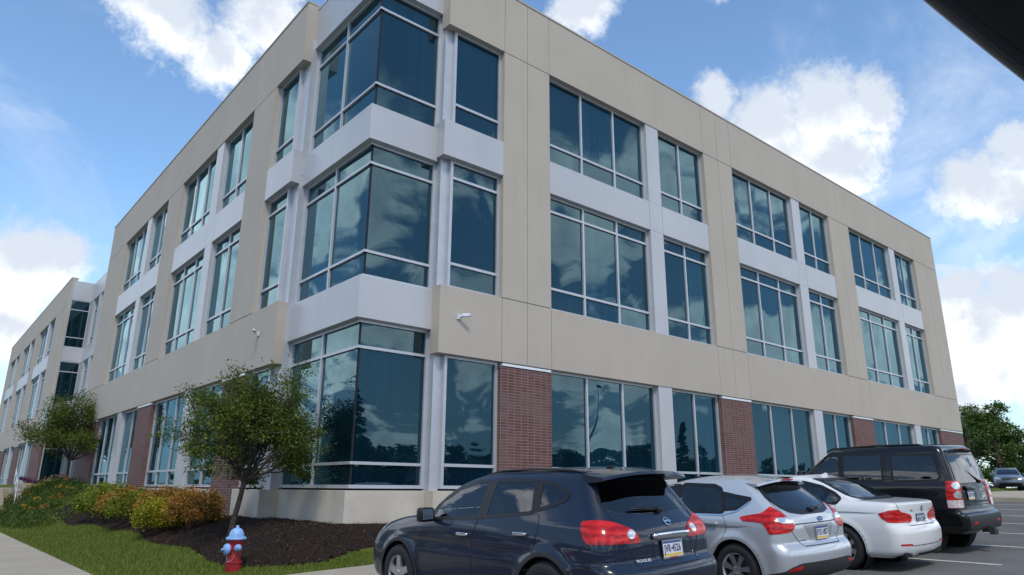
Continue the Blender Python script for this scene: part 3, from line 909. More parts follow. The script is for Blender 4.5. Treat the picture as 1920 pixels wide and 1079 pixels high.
        if skirt:
            cnt = {}
            for f in F2:
                for i in range(len(f)):
                    e = (f[i], f[(i+1) % len(f)]); cnt[e] = cnt.get(e, 0) + 1
            be = [e for e in cnt if (e[1], e[0]) not in cnt]
            m = {}
            for e in be:
                for i in e:
                    if i not in m: m[i] = len(V); V.append(V[i] - N[i]*(off + bulge*.0 + .006)); N.append(N[i])
            nsk = len(F2)
            for a_, b_ in be: F2.append((b_, a_, m[a_], m[b_]))
        o = mesh_obj(name, V, F2, mats or [mat], None, parent, True)
        o.data.normals_split_custom_set_from_vertices([tuple(v) for v in N])
        return o
    def strip(s, name, view, line, width, mat, parent, off=.003, closed=False, res=.03, rnd=0, into=None):
        """ribbon of given width following a line drawn on the body"""
        if rnd: line = smooth_poly(line, rnd, closed)
        pts = densify(line, res, closed)
        n = len(pts); V = []; N = []; F_ = []
        for i, p in enumerate(pts):
            a = pts[(i-1) % n] if (closed or i) else p; b = pts[(i+1) % n] if (closed or i < n-1) else p
            t = Vector((b[0]-a[0], b[1]-a[1]))
            if t.length < 1e-9: t = Vector((1, 0))
            t.normalize(); q = Vector((-t.y, t.x))
            for sg in (-1, 1):
                h = s.ray(view, p[0] + sg*q.x*width/2, p[1] + sg*q.y*width/2)
                if h is None: V.append(None); N.append(None)
                else: V.append(h[0] + h[1]*off); N.append(h[1])
        m = n if closed else n - 1
        for i in range(m):
            f = (2*i, 2*i+1, 2*((i+1) % n)+1, 2*((i+1) % n))
            if any(V[k] is None for k in f): continue
            nn = (V[f[1]]-V[f[0]]).cross(V[f[2]]-V[f[0]])
            F_.append(f if nn.dot(N[f[0]]) > 0 else f[::-1])
        V = [v if v is not None else Vector((0, 0, 0)) for v in V]; N = [v or Vector((0, 0, 1)) for v in N]
        if into is not None:
            b = len(into[0]); into[0].extend(V); into[1].extend([tuple(b+i for i in f) for f in F_]); into[2].extend(N); return
        if not F_: return None
        o = mesh_obj(name, V, F_, [mat], None, parent, True)
        o.data.normals_split_custom_set_from_vertices([tuple(v) for v in N])
        return o
    def seams(s, lines, parent, name='panel_gap', width=.009, mat=None):
        acc = ([], [], [])
        for view, ln, *c in lines: s.strip('', view, ln, width, None, None, .0016, closed=bool(c and c[0]), res=.025, into=acc)
        o = mesh_obj(name, acc[0], acc[1], [mat or M['seam']], None, parent, True)
        o.data.normals_split_custom_set_from_vertices([tuple(v) for v in acc[2]])
    def body(s, mat, parent, cuts=()):
        """cuts: (view, polygon) openings; wheel arches are cut as well"""
        keep = []; A = s.A
        inn = {}
        polys = [(v, smooth_poly(p, 2)) for v, p in cuts]
        arr = []
        for v, p in polys:
            xs = [q[0] for q in p]; ys = [q[1] for q in p]; arr.append((v, p, min(xs), max(xs), min(ys), max(ys)))
        mark = np.zeros(len(A), bool)
        for yw in s.wheels:
            rd = np.hypot(A[:, 1]-yw, A[:, 2]-s.wr); mark |= (rd < s.Ra) & (np.abs(A[:, 0]) > .5)
        for v, p, x0, x1, y0, y1 in arr:
            if v in ('L', 'R'): h = A[:, 1]; sel = (A[:, 0] < -.3) if v == 'L' else (A[:, 0] > .3)
            elif v == 'B': h = A[:, 0]; sel = A[:, 1] < s.rear_lim
            else: h = A[:, 0]; sel = A[:, 1] > 2.4
            cand = np.where(sel & (h > x0) & (h < x1) & (A[:, 2] > y0) & (A[:, 2] < y1))[0]
            for i in cand:
                if inside(p, h[i], A[i, 2]): mark[i] = True
        F_ = [f for f in s.Fc if not any(mark[i] for i in f)] + [s.top]
        o = mesh_obj('body', s.V, F_, [mat], None, parent, True)
        # the floor pan
        return o
    rear_lim = 1.6

def chaik(p, closed=True):
    n = len(p); out = []
    rngi = range(n) if closed else range(n-1)
    if not closed: out.append(p[0])
    for i in rngi:
        a, b = p[i], p[(i+1) % n]
        out.append((a[0]*.75+b[0]*.25, a[1]*.75+b[1]*.25)); out.append((a[0]*.25+b[0]*.75, a[1]*.25+b[1]*.75))
    if not closed: out.append(p[-1])
    return out
def smooth_poly(p, k, closed=True):
    # corner rounding limited to short lengths: insert points near the corners first
    n = len(p); q = []
    for i in range(n):
        if not closed and i in (0, n-1): q.append(p[i]); continue
        a, b, c = p[i-1], p[i], p[(i+1) % n]
        for e, sgn in ((a, -1), (c, 1)):
            d = math.hypot(e[0]-b[0], e[1]-b[1]); t = min(.4, .05/max(d, 1e-6))
            pt = (b[0]+(e[0]-b[0])*t, b[1]+(e[1]-b[1])*t)
            if sgn < 0: q.append(pt); q.append(b)
            else: q.append(pt)
    for _ in range(k): q = chaik(q, closed)
    return q
def densify(p, res, closed=True):
    out = []; n = len(p)
    for i in range(n if closed else n-1):
        a, b = p[i], p[(i+1) % n]; d = math.hypot(b[0]-a[0], b[1]-a[1])
        if d < res*.15 and len(out) > 0 and closed and i < n-1: 
            if d < res*.05: continue
        k = max(1, int(d/res + .5))
        for j in range(k): out.append((a[0]+(b[0]-a[0])*j/k, a[1]+(b[1]-a[1])*j/k))
    if not closed: out.append(p[-1])
    return out
def inside(p, x, y):
    c = False; n = len(p); j = n-1
    for i in range(n):
        if (p[i][1] > y) != (p[j][1] > y) and x < (p[j][0]-p[i][0])*(y-p[i][1])/(p[j][1]-p[i][1]) + p[i][0]: c = not c
        j = i
    return c
def edge_dist(p, x, y):
    m = 9.; n = len(p)
    for i in range(n):
        a, b = p[i], p[(i+1) % n]; dx, dy = b[0]-a[0], b[1]-a[1]; L = dx*dx+dy*dy
        t = 0 if L < 1e-12 else max(0, min(1, ((x-a[0])*dx+(y-a[1])*dy)/L))
        m = min(m, math.hypot(x-a[0]-t*dx, y-a[1]-t*dy))
    return m

def wheel(parent, x, y, r, w, side, spokes, style='five', rim_r=None, steer=0.):
    """side -1 left, +1 right; axis along x"""
    rr = rim_r or r*.70
    t = empty('wheel', (x, y, r), (0, 0, steer), parent)
    mb = MB(); h = w/2; o = side
    prof = [(rr-.012, -h*.92), (rr+.015, -h), (r-.045, -h), (r-.012, -h*.82), (r, -h*.5), (r, h*.5), (r-.012, h*.82), (r-.045, h), (rr+.015, h), (rr-.012, h*.92)]
    mb.lathe(prof, axis='x', n=56)
    for k in (-.45, -.15, .15, .45):
        mb.lathe([(r+.0005, k*w-.004), (r+.0015, k*w), (r+.0005, k*w+.004)], axis='x', n=56)
    mb.build('tyre', [M['rubber']], t, smooth=True, angle=50)
    mb = MB(); e = o*h*.92
    mb.lathe([(rr-.012, e), (rr-.016, e-o*.01), (rr-.03, e-o*.02), (rr-.035, -e)], axis='x', n=48)
    n = spokes
    for k in range(n):
        a = 2*math.pi*k/n + .3
        pair = (0,) if style == 'five' else (-.10, .10)
        for da in pair:
            wd0, wd1 = (.050, .036) if style == 'five' else (.020, .017)
            pts = []
            for rad, wd, dx in ((.035, wd0, -.012), (rr*.5, (wd0+wd1)/2, -.006), (rr-.016, wd1 if style != 'five' else wd1*1.15, -.012)):
                ca, sa = math.cos(a + da*(rad/rr)), math.sin(a + da*(rad/rr))
                for sg in (-1, 1):
                    pts.append((e + o*dx, rad*ca - sg*wd*sa, rad*sa + sg*wd*ca))
                for sg in (-1, 1):
                    pts.append((e + o*(dx-.03), rad*ca - sg*wd*1.1*sa, rad*sa + sg*wd*1.1*ca))
            f = []
            for q in range(2):
                b = 4*q
                f += [(b, b+1, b+5, b+4), (b+2, b+6, b+7, b+3), (b, b+4, b+6, b+2), (b+1, b+3, b+7, b+5)]
            mb.add(pts, f)
    mb.lathe([(0.0, e-o*.004), (.03, e-o*.005), (.045, e-o*.012), (.05, e-o*.04)], axis='x', n=24)
    mb.build('rim', [M['rim']], t, smooth=True, angle=35, recalc=True)
    mb = MB(); mb.lathe([(0, e-o*.07), (rr*.72, e-o*.07), (rr*.72, e-o*.09)], axis='x', n=32)
    mb.build('brake_disc', [simple_cache('disc', (.12, .115, .11), .45, .7)], t, smooth=True, angle=40)
    mb = MB(); mb.lathe([(0, e-o*.10), (rr-.03, e-o*.10)], axis='x', n=32); mb.build('wheel_hub', [M['well']], t)
    return t
_c = {}
def simple_cache(n, col, r, m):
    if n not in _c: _c[n] = simple(n, col, r, metal=m)
    return _c[n]

def wells(car, parent, xin=.28, xo=None):
    for yw in car.wheels:
        for sg in (-1, 1):
            mb = MB(); xo_ = (xo or .86)
            mb.lathe([(car.Ra + .012, sg*xo_), (car.Ra + .012, sg*(xo_ - xin)), (0.001, sg*(xo_ - xin))], c=(0, yw, car.wr), axis='x', n=40)
            mb.build('wheel_well', [M['well']], parent, smooth=True, angle=40)

def rbox(mb, c, s, r=.03, m=0, tilt=0.):
    """rounded box by superellipsoid"""
    V = []; F_ = []; nu, nv = 16, 10
    for j in range(nv+1):
        v = -math.pi/2 + math.pi*j/nv
        for i in range(nu):
            u = 2*math.pi*i/nu
            g = lambda t, e: math.copysign(abs(t)**e, t)
            x = g(math.cos(v), .35)*g(math.cos(u), .35); y = g(math.cos(v), .35)*g(math.sin(u), .35); z = g(math.sin(v), .35)
            x, y, z = x*s[0]/2, y*s[1]/2, z*s[2]/2
            y, z = y*math.cos(tilt) - z*math.sin(tilt), y*math.sin(tilt) + z*math.cos(tilt)
            V.append((c[0]+x, c[1]+y, c[2]+z))
    for j in range(nv):
        for i in range(nu): F_.append((j*nu+i, j*nu+(i+1) % nu, (j+1)*nu+(i+1) % nu, (j+1)*nu+i))
    mb.add(V, F_, m)

def interior(parent, yfront, yrear, zs, mat, w=.5, zfloor=.35, hr=True, length=(.3, 4.2), top=.62, hw=.72):
    for (yy, xs_) in ((yfront, (-.38, .38)), (yrear, (-.36, .36))):
        for x in xs_:
            mb = MB()
            rbox(mb, (x, yy, zs+.30), (.46, .15, .66), tilt=.22)
            rbox(mb, (x, yy+.25, zs+.02), (.48, .5, .18))
            if hr: rbox(mb, (x, yy-.09, zs+.70), (.27, .10, .18), tilt=.2)
            mb.build('seat', [mat], parent, smooth=True)
    mb = MB(); mb.box(-hw, hw, length[0], length[1], zfloor-.12, zfloor, 0)
    mb.box(-hw, hw, yfront+1.05, yfront+1.35, zfloor, zs+.42, 0)
    mb.box(-hw, hw, length[0], yrear-.2, zfloor, top, 0)
    mb.build('cabin', [M['well']], parent, bevel=.02)
    mb = MB(); mb.lathe([(.185, -.012), (.195, 0), (.185, .012), (.172, 0), (.185, -.012)], c=(0, 0, 0), axis='y', n=24)
    st = mb.build('steering_wheel', [M['plastic']], parent, smooth=True); st.location = (-.38, yfront+.78, zs+.42); st.rotation_euler = (-.4, 0, 0)

def text_mesh(s, size, mat, name='lettering', parent=None, extrude=.002, bold=0., align='CENTER', sx=1.):
    cu = bpy.data.curves.new('txt', 'FONT'); cu.body = s; cu.size = size; cu.extrude = extrude; cu.offset = bold
    cu.align_x = align; cu.align_y = 'CENTER'; cu.resolution_u = 3
    t = bpy.data.objects.new('txt', cu); COL.objects.link(t)
    dg = bpy.context.evaluated_depsgraph_get(); me = bpy.data.meshes.new_from_object(t.evaluated_get(dg))
    bpy.data.objects.remove(t)
    for v in me.vertices: v.co.x *= sx
    me.materials.clear(); me.materials.append(mat)
    o = bpy.data.objects.new(name, me); COL.objects.link(o); o.parent = parent
    return o
def place_on(car, o, view, h, z, off=.004, upright=False):
    """stand a flat object (drawn in its xy plane) on the body, seen from `view`"""
    p, n = car.ray(view, h, z)
    up_ = Vector((0, 0, 1)); x = up_.cross(n).normalized(); y = n.cross(x).normalized()
    if upright: n = Vector((n.x, n.y, 0)).normalized(); x = up_.cross(n).normalized(); y = up_
    mt = Matrix((( x.x, y.x, n.x, p.x + n.x*off), (x.y, y.y, n.y, p.y + n.y*off), (x.z, y.z, n.z, p.z + n.z*off), (0, 0, 0, 1)))
    o.matrix_local = mt
    return o
def plate(car, parent, z, txt, sub=None, off=.012, tiltfrom=None, frame='plastic', h=0.):
    e = empty('license_plate', (0, 0, 0), (0, 0, 0), parent); 
    place_on(car, e, 'B', h, z, off)
    mb = MB(); mb.box(-.153, .153, -.0775, .0775, -.004, .002, 0); mb.box(-.146, .146, .050, .071, .002, .003, 1); mb.box(-.146, .146, -.071, -.048, .002, .003, 2)
    mb.build('plate_face', [M['plate'], M['plate_blue'], M['plate_gold']], e)
    mb = MB()
    for a in ((-.160, .160, .0775, .084), (-.160, .160, -.084 if not sub else -.096, -.0775), (-.160, -.153, -.0775, .0775), (.153, .160, -.0775, .0775)):
        mb.box(a[0], a[1], a[2], a[3], -.004, .006, 0)
    mb.build('plate_frame', [M[frame]], e)
    t = text_mesh(txt, .098, M['ink'], 'lettering', e, .001, .0012, sx=.80); t.location = (0, -.001, .0035); t.scale = (.9, 1, 1)
    if sub:
        t = text_mesh(sub, .026, M['redink'], 'lettering', e, .001, .0006, sx=1.25); t.location = (0, -.0865, .0065)
    return e
def mirrorx(poly): return [(-x, z) for x, z in poly]
def antenna(parent, x, y, z, style='rod'):
    mb = MB()
    if style == 'rod':
        rbox(mb, (x, y, z+.012), (.05, .09, .03)); mb.tube([(x, y+.02, z+.01), (x, y-.05, z+.10), (x, y-.10, z+.17)], [.005, .003, .002], 8)
    else:
        v = []
        for i, (yy, hh, ww) in enumerate([(-.09, .050, .012), (-.05, .058, .020), (0, .040, .030), (.07, .012, .034), (.11, .0, .02)]):
            v += [(x-ww, y+yy, z-.01), (x-ww*.5, y+yy, z+hh*.7), (x, y+yy, z+hh), (x+ww*.5, y+yy, z+hh*.7), (x+ww, y+yy, z-.01)]
        f = [(i*5+j, i*5+j+1, i*5+j+6, i*5+j+5) for i in range(4) for j in range(4)] + [(0, 1, 2, 3, 4)]
        mb.add(v, f)
    return mb
CARS = []
def place_car(root, x, y, rotz=0., sc=(1, 1, 1)):
    CARS.append((c, root)); root.scale = sc
    root.location = (x, y, lot_z(x) - .004); root.rotation_euler = (0, -.038, rotz)
YR = -8.62
# =============================== dark blue crossover ===============================
#        z    yr    yf    w     cr   cf   br   bf   tr   tf
rows = [(.22, .16, 4.42, .80, .20, .30, .04, .10, .03, .03),
        (.30, .06, 4.58, .865, .20, .32, .05, .12, .03, .03),
        (.42, .01, 4.65, .888, .20, .34, .05, .13, .035, .04),
        (.58, .00, 4.65, .900, .20, .34, .05, .13, .04, .05),
        (.66, .03, 4.63, .902, .20, .34, .05, .13, .04, .06),
        (.72, .09, 4.60, .900, .19, .34, .05, .13, .045, .07),
        (.85, .10, 4.50, .893, .18, .36, .05, .14, .05, .08),
        (.95, .115, 4.34, .882, .18, .38, .05, .15, .06, .10),
        (1.03, .145, 4.02, .866, .19, .40, .05, .16, .07, .12),
        (1.075, .175, 3.62, .852, .20, .36, .05, .16, .08, .12),
        (1.12, .205, 3.32, .836, .20, .30, .05, .14, .09, .10),
        (1.22, .270, 3.13, .800, .20, .22, .05, .12, .11, .07),
        (1.34, .345, 2.93, .755, .20, .20, .05, .11, .13, .06),
        (1.44, .41, 2.72, .712, .19, .19, .05, .10, .14, .06),
        (1.51, .46, 2.50, .672, .18, .18, .05, .10, .14, .06),
        (1.555, .53, 2.30, .63, .17, .18, .05, .10, .13, .06),
        (1.590, .68, 2.05, .555, .16, .18, .05, .10, .12, .06),
        (1.612, .90, 1.70, .42, .14, .16, .04, .08, .1, .08),
        (1.620, 1.10, 1.45, .20, .1, .1, .02, .03, .05, .05)]
c = Car(rows, (.93, 3.62), .352, flare=.022, crease=((.80, .9, 3.9, .010, .010, .09),))
A1 = empty('parked_car'); tag(A1, 'dark blue crossover with a rear spoiler, nearest and leftmost of the parked row', 'car', 'cars parked nose in to the building')
fw_ = [(2.95, 1.045), (2.07, 1.083), (2.02, 1.10), (1.97, 1.485), (2.18, 1.475), (2.50, 1.40), (2.78, 1.26)]
rw_ = [(1.90, 1.095), (1.20, 1.155), (1.16, 1.18), (1.22, 1.485), (1.82, 1.495), (1.86, 1.47)]
qw_ = [(1.09, 1.19), (.90, 1.24), (.76, 1.29), (.71, 1.335), (.78, 1.385), (.95, 1.45), (1.12, 1.475)]
bw_ = [(-.28, 1.148), (.28, 1.148), (.50, 1.165), (.645, 1.21), (.52, 1.465), (-.52, 1.465), (-.645, 1.21), (-.50, 1.165)]
wsh = [(-.66, 1.12), (.66, 1.12), (.54, 1.52), (-.54, 1.52)]
body = c.body(M['navy'], A1, [(v, p) for v in 'LR' for p in (fw_, rw_)] + [('F', wsh)])
for v in 'LR':
    win = c.patch('window', v, fw_, M['cglass'], A1, .002, skirt=False); c.strip('window_trim', v, fw_, .040, M['trim'], win, .005, True, rnd=2)
    win = c.patch('window', v, rw_, M['pglass'], A1, .002, skirt=False); c.strip('window_trim', v, rw_, .040, M['trim'], win, .005, True, rnd=2)
    win = c.patch('window', v, qw_, M['pglass'], A1, .002, skirt=False); c.strip('window_trim', v, qw_, .040, M['trim'], win, .005, True, rnd=2)
    c.patch('pillar_trim', v, [(2.02, 1.08), (1.90, 1.09), (1.86, 1.49), (1.96, 1.49)], M['trim'], A1, .0045, rnd=0)
    c.patch('pillar_trim', v, [(1.17, 1.15), (1.09, 1.17), (1.12, 1.475), (1.21, 1.485)], M['trim'], A1, .0045, rnd=0)
    # doors as flush panels over dark gaps
    fd = [(3.10, .42), (3.14, .75), (3.06, 1.02), (2.02, 1.065), (2.10, .86), (2.10, .40)]
    rd = [(2.085, .40), (2.085, .85), (2.005, 1.065), (1.06, 1.145), (1.03, 1.03), (1.07, .88), (1.10, .72), (1.33, .55), (1.36, .40)]
    for q, hy, hz in ((fd, 2.25, .90), (rd, 1.27, .95)):
        c.seams([(v, smooth_poly(q, 2), True)], A1, width=.014)
        d_ = c.patch('door', v, q, M['navy'], A1, .0028)
        p, n = c.ray(v, hy, hz)
        mb = MB(); sg = -1 if v == 'L' else 1
        rbox(mb, (p.x + sg*.028, p.y, p.z), (.022, .20, .034)); rbox(mb, (p.x+sg*.012, p.y-.09, p.z), (.03, .02, .03)); rbox(mb, (p.x+sg*.012, p.y+.09, p.z), (.03, .02, .03))
        mb.build('handle', [M['chrome']], d_, smooth=True)
    c.strip('side_molding', v, [(3.15, .345), (1.42, .355)], .05, M['chrome'], A1, .012)
    c.strip('sill_trim', v, [(3.22, .255), (1.35, .265)], .09, M['plastic'], A1, .006)
    for yw in c.wheels:
        ring = [(yw + (c.Ra+.012)*math.cos(t), c.wr + (c.Ra+.012)*math.sin(t)) for t in np.linspace(-.35, math.pi+.35, 40)]
        c.strip('wheel_arch', v, ring, .045, M['plastic'], A1, .006)
    c.patch('headlight', v, [(4.50, .70), (4.30, .93), (4.02, .97), (4.15, .80), (4.40, .66)], M['lampclear'], A1, .006)
    c.patch('turn_signal', v, [(4.42, .72), (4.50, .72), (4.36, .91), (4.26, .93)], M['amber'], A1, .0085)
    # mirrors
    sg = -1 if v == 'L' else 1
    mb = MB(); rbox(mb, (sg*.995, 2.86, 1.10), (.20, .12, .17)); rbox(mb, (sg*.89, 2.88, 1.045), (.16, .07, .05))
    mr = mb.build('mirror', [M['navy'] if False else M['trim']], A1, smooth=True)
    mb = MB(); mb.box(sg*.925, sg*1.065, 2.796, 2.800, 1.045, 1.16); g = mb.build('mirror_glass', [M['chrome']], mr, bevel=.01)
c.patch('windshield', 'F', wsh, M['cglass'], A1, .002, skirt=False)
rwn = c.patch('rear_window', 'B', bw_, M['pglass'], A1, .004, skirt=True)
# taillights wrap the rear corner: drawn from 45 degrees
tl = [(-.895, 1.085), (-.869, 1.104), (-.73, 1.11), (-.628, 1.094), (-.553, 1.068), (-.46, 1.032), (-.404, 1.002), (-.365, .947), (-.344, .90), (-.36, .888), (-.513, .89), (-.70, .897), (-.853, .895), (-.887, .944), (-.905, 1.021)]
TL = {}
for th, f_ in ((45, 1), (-45, -1)):
    pl = [(q[0]*f_, q[1]) for q in tl]
    TL[th] = c.patch('taillight', th, pl, M['lampred'], A1, .010, res=.025, bulge=.012)
    inn = [(-.445 + .038*math.cos(a), .967 + .040*math.sin(a)) for a in np.linspace(0, 2*math.pi, 20)[:-1]]
    inn = [(q[0]*f_, q[1]) for q in inn]
    c.patch('reverse_lamp', th, inn, M['lampclear'], TL[th], .026, res=.015, rnd=0)
# tailgate outline, chrome bar, emblem, lettering
gate = [(-.54, 1.49), (-.595, 1.378), (-.64, 1.277), (-.629, 1.204), (-.601, 1.087), (-.584, 1.016), (-.573, .911), (-.492, .774), (-.45, .66)]
gate = gate + [(-x, z) for x, z in gate[::-1]]
c.seams([('B', gate)], A1, width=.010)
rec = c.patch('plate_recess', 'B', [(-.21, .78), (-.15, .665), (.25, .665), (.31, .78), (.31, .90), (-.21, .90)], M['navy'], A1, .003)
mb = MB(); p, n = c.ray('B', .08, .935)
for k in range(1): rbox(mb, (.08, p.y - .018, .935), (.58, .05, .060))
mb.build('chrome_bar', [M['chrome']], A1, smooth=True)
plate(c, A1, .805, 'JVR·4526', 'WRIGHT', off=.02, frame='chrome', h=.06)
t = text_mesh('ROGUE', .038, M['rim'], 'badge', A1, .003, .0008, sx=1.5); place_on(c, t, 'B', -.36, .72, .006)
t = text_mesh('AWD', .030, M['chrome'], 'badge', A1, .002, .001, sx=1.5); place_on(c, t, 'B', .47, .74, .005)
t = text_mesh('SV', .026, M['chrome'], 'badge', A1, .002, .001, sx=1.2); place_on(c, t, 'B', .47, .695, .005)
e = empty('badge', parent=A1); place_on(c, e, 'B', .10, 1.055, .006)
mb = MB(); mb.lathe([(.036, .0), (.038, .006), (.046, .006), (.048, 0)], n=32); mb.box(-.055, .055, -.010, .010, .002, .009)
mb.build('emblem', [M['chrome']], e, smooth=True, angle=30)
# spoiler over the rear window
def spoiler(car, parent, mat, z, y0, y1, w0, w1, th=.03, drop=.03, lip=.0):
    mb = MB(); n = 22; v = []
    for i in range(n+1):
        t = -1 + 2*i/n; e_ = abs(t)
        yb = y0 + .09*e_**3; yf_ = y1; x = t*w0; xf = t*w1; zc = z - .055*e_**2.4 
        v += [(x, yb, zc - drop), (x*1.0, yb + .012, zc - drop + th*.8), (xf, yf_, zc + th*.9 + .012), (xf, yf_ + .02, zc - .05), (x*.97, yb + .07, zc - drop - .012)]
    f = []
    for i in range(n):
        for j in range(5): f.append((i*5+j, i*5+(j+1) % 5, (i+1)*5+(j+1) % 5, (i+1)*5+j))
    f += [(0, 1, 2, 3, 4), tuple(n*5+k for k in (4, 3, 2, 1, 0))]
    mb.add(v, f)
    return mb.build('spoiler', [mat], parent, smooth=True, angle=40, recalc=True)
spoiler(c, A1, M['navy'], 1.555, .20, .62, .655, .60, th=.035, drop=.02)
mb = MB(); p, n = c.ray('B', .06, 1.185)
rbox(mb, (.06, p.y-.03, 1.175), (.09, .06, .05)); mb.tube([(.06, p.y-.035, 1.18), (-.15, p.y-.03, 1.19), (-.36, p.y-.01, 1.205)], [.018, .014, .008], 8)
mb.build('wiper', [M['trim']], A1, smooth=True)
for xr in (-.56, .56):
    mb = MB(); mb.tube([(xr*.98, 2.2, 1.56), (xr, 1.9, 1.598), (xr, 1.3, 1.606), (xr, .8, 1.588), (xr*.98, .62, 1.565)], [.008, .012, .012, .012, .008], 8)
    mb.build('roof_molding', [M['plastic']], A1, smooth=True)
antenna(A1, 0, .78, 1.60).build('antenna', [M['trim']], A1, smooth=True)
# rear bumper lower cladding and reflectors
c.patch('bumper_cladding', 'B', [(-.62, .25), (.62, .25), (.66, .44), (-.66, .44)], M['plastic'], A1, .008)
c.seams([(45, [(-1.50, .60), (-1.10, .62), (-.80, .70)]), (-45, [(1.50, .60), (1.10, .62), (.80, .70)])], A1)
wells(c, A1, xo=.86)
for sg in (-1, 1):
    for yw in c.wheels: wheel(A1, sg*.795, yw, .352, .225, sg, 5, 'five', .235)
interior(A1, 2.05, 1.10, .62, M['seat'], top=.9)
place_car(A1, -.57, -8.32, 0, (1., 1., .972))

# =============================== silver hatchback ===============================
rows = [(.20, .20, 4.15, .78, .22, .34, .05, .12, .03, .04),
        (.28, .06, 4.30, .860, .22, .36, .06, .13, .03, .04),
        (.40, .01, 4.36, .885, .22, .38, .06, .14, .03, .05),
        (.52, .00, 4.36, .900, .22, .38, .06, .14, .04, .06),
        (.60, .03, 4.34, .905, .22, .38, .06, .14, .045, .07),
        (.67, .10, 4.30, .905, .20, .38, .05, .14, .05, .08),
        (.80, .10, 4.16, .900, .19, .40, .05, .14, .06, .10),
        (.90, .12, 3.92, .888, .19, .42, .05, .15, .07, .12),
        (.97, .15, 3.55, .868, .20, .40, .05, .15, .09, .13),
        (1.02, .19, 3.25, .845, .20, .32, .05, .14, .11, .12),
        (1.10, .28, 2.98, .808, .20, .26, .05, .12, .13, .10),
        (1.20, .40, 2.68, .758, .20, .24, .05, .11, .16, .09),
        (1.30, .53, 2.36, .705, .19, .22, .05, .10, .18, .08),
        (1.37, .64, 2.10, .655, .18, .20, .05, .10, .19, .08),
        (1.415, .76, 1.92, .60, .17, .20, .05, .10, .18, .08),
        (1.450, 1.0, 1.70, .50, .16, .18, .05, .10, .16, .08),
        (1.468, 1.2, 1.55, .36, .14, .14, .04, .08, .1, .05),
        (1.474, 1.3, 1.45, .16, .1, .1, .02, .03, .05, .05)]
c = Car(rows, (.82, 3.47), .322, flare=.022, crease=((.80, .5, 3.6, -.03, .014, .08),))
A2 = empty('parked_car'); tag(A2, 'silver hatchback with pointed red taillights, between the dark blue crossover and the white sedan', 'car', 'cars parked nose in to the building')
fw_ = [(2.95, 1.00), (1.98, .995), (1.85, 1.01), (1.78, 1.345), (2.05, 1.335), (2.40, 1.235), (2.75, 1.10)]
rw_ = [(1.80, 1.005), (1.02, 1.005), (.98, 1.03), (1.08, 1.30), (1.20, 1.345), (1.72, 1.36)]
qw_ = [(.975, 1.045), (.80, 1.06), (.715, 1.10), (.62, 1.178), (.83, 1.21), (1.05, 1.25)]
bw_ = [(-.28, 1.005), (.28, 1.005), (.48, 1.035), (.56, 1.09), (.585, 1.17), (.49, 1.345), (.30, 1.365), (-.30, 1.365), (-.49, 1.345), (-.585, 1.17), (-.56, 1.09), (-.48, 1.035)]
wsh = [(-.66, 1.04), (.66, 1.04), (.52, 1.38), (-.52, 1.38)]
body = c.body(M['silver'], A2, [(v, p) for v in 'LR' for p in (fw_, rw_, qw_)] + [('F', wsh), ('B', bw_)])
for v in 'LR':
    for q in (fw_, rw_, qw_):
        win = c.patch('window', v, q, M['cglass'], A2, .002, skirt=False); c.strip('window_trim', v, q, .040, M['trim'], win, .005, True, rnd=2)
    c.patch('pillar_trim', v, [(1.90, 1.0), (1.78, 1.0), (1.70, 1.36), (1.82, 1.35)], M['trim'], A2, .0045, rnd=0)
    c.strip('belt_chrome', v, [(2.95, .975), (1.0, .978), (.78, 1.03), (.62, 1.145)], .018, M['chrome'], A2, .0075, rnd=2)
    fd = [(3.02, .36), (3.06, .70), (2.98, .965), (1.86, .97), (1.88, .70), (1.88, .34)]
    rd = [(1.865, .34), (1.865, .70), (1.845, .97), (.98, .97), (.92, .85), (.98, .70), (1.16, .48), (1.24, .34)]
    for q, hy in ((fd, 2.10), (rd, 1.15)):
        c.seams([(v, smooth_poly(q, 2), True)], A2, width=.013)
        d_ = c.patch('door', v, q, M['silver'], A2, .0028)
        p, n = c.ray(v, hy, .875); mb = MB(); sg = -1 if v == 'L' else 1
        rbox(mb, (p.x + sg*.028, p.y, p.z), (.022, .20, .032)); rbox(mb, (p.x+sg*.012, p.y-.09, p.z), (.03, .02, .03)); rbox(mb, (p.x+sg*.012, p.y+.09, p.z), (.03, .02, .03))
        mb.build('handle', [M['silver']], d_, smooth=True)
    c.seams([(v, [(1.05, 1.46), (.95, 1.435), (.80, 1.36)]) if False else (v, [(1.30, .26), (1.31, .30)])], A2)
    c.patch('headlight', v, [(4.18, .66), (3.60, .88), (3.55, .84), (4.10, .60)], M['lampclear'], A2, .006)
    sg = -1 if v == 'L' else 1
    mb = MB(); rbox(mb, (sg*1.0, 2.72, 1.06), (.20, .12, .14)); rbox(mb, (sg*.90, 2.75, 1.01), (.16, .06, .04)); mb.build('mirror', [M['silver']], A2, smooth=True)
    for yw in c.wheels:
        ring = [(yw + (c.Ra+.008)*math.cos(t), c.wr + (c.Ra+.008)*math.sin(t)) for t in np.linspace(-.3, math.pi+.3, 40)]
        c.strip('wheel_arch', v, ring, .026, M['silver'], A2, .007)
c.patch('windshield', 'F', wsh, M['cglass'], A2, .002, skirt=False)
win = c.patch('rear_window', 'B', bw_, M['cglass'], A2, .002, skirt=False); c.strip('window_trim', 'B', bw_, .05, M['trim'], win, .005, True, rnd=2)
tl = [(-1.108, .953), (-1.072, .972), (-.860, 1.012), (-.822, 1.036), (-.738, 1.091), (-.639, 1.033), (-.562, .974), (-.493, .914), (-.464, .856), (-.487, .823), (-.539, .793), (-.817, .769), (-.844, .845), (-.877, .894), (-.957, .908), (-1.083, .914)]
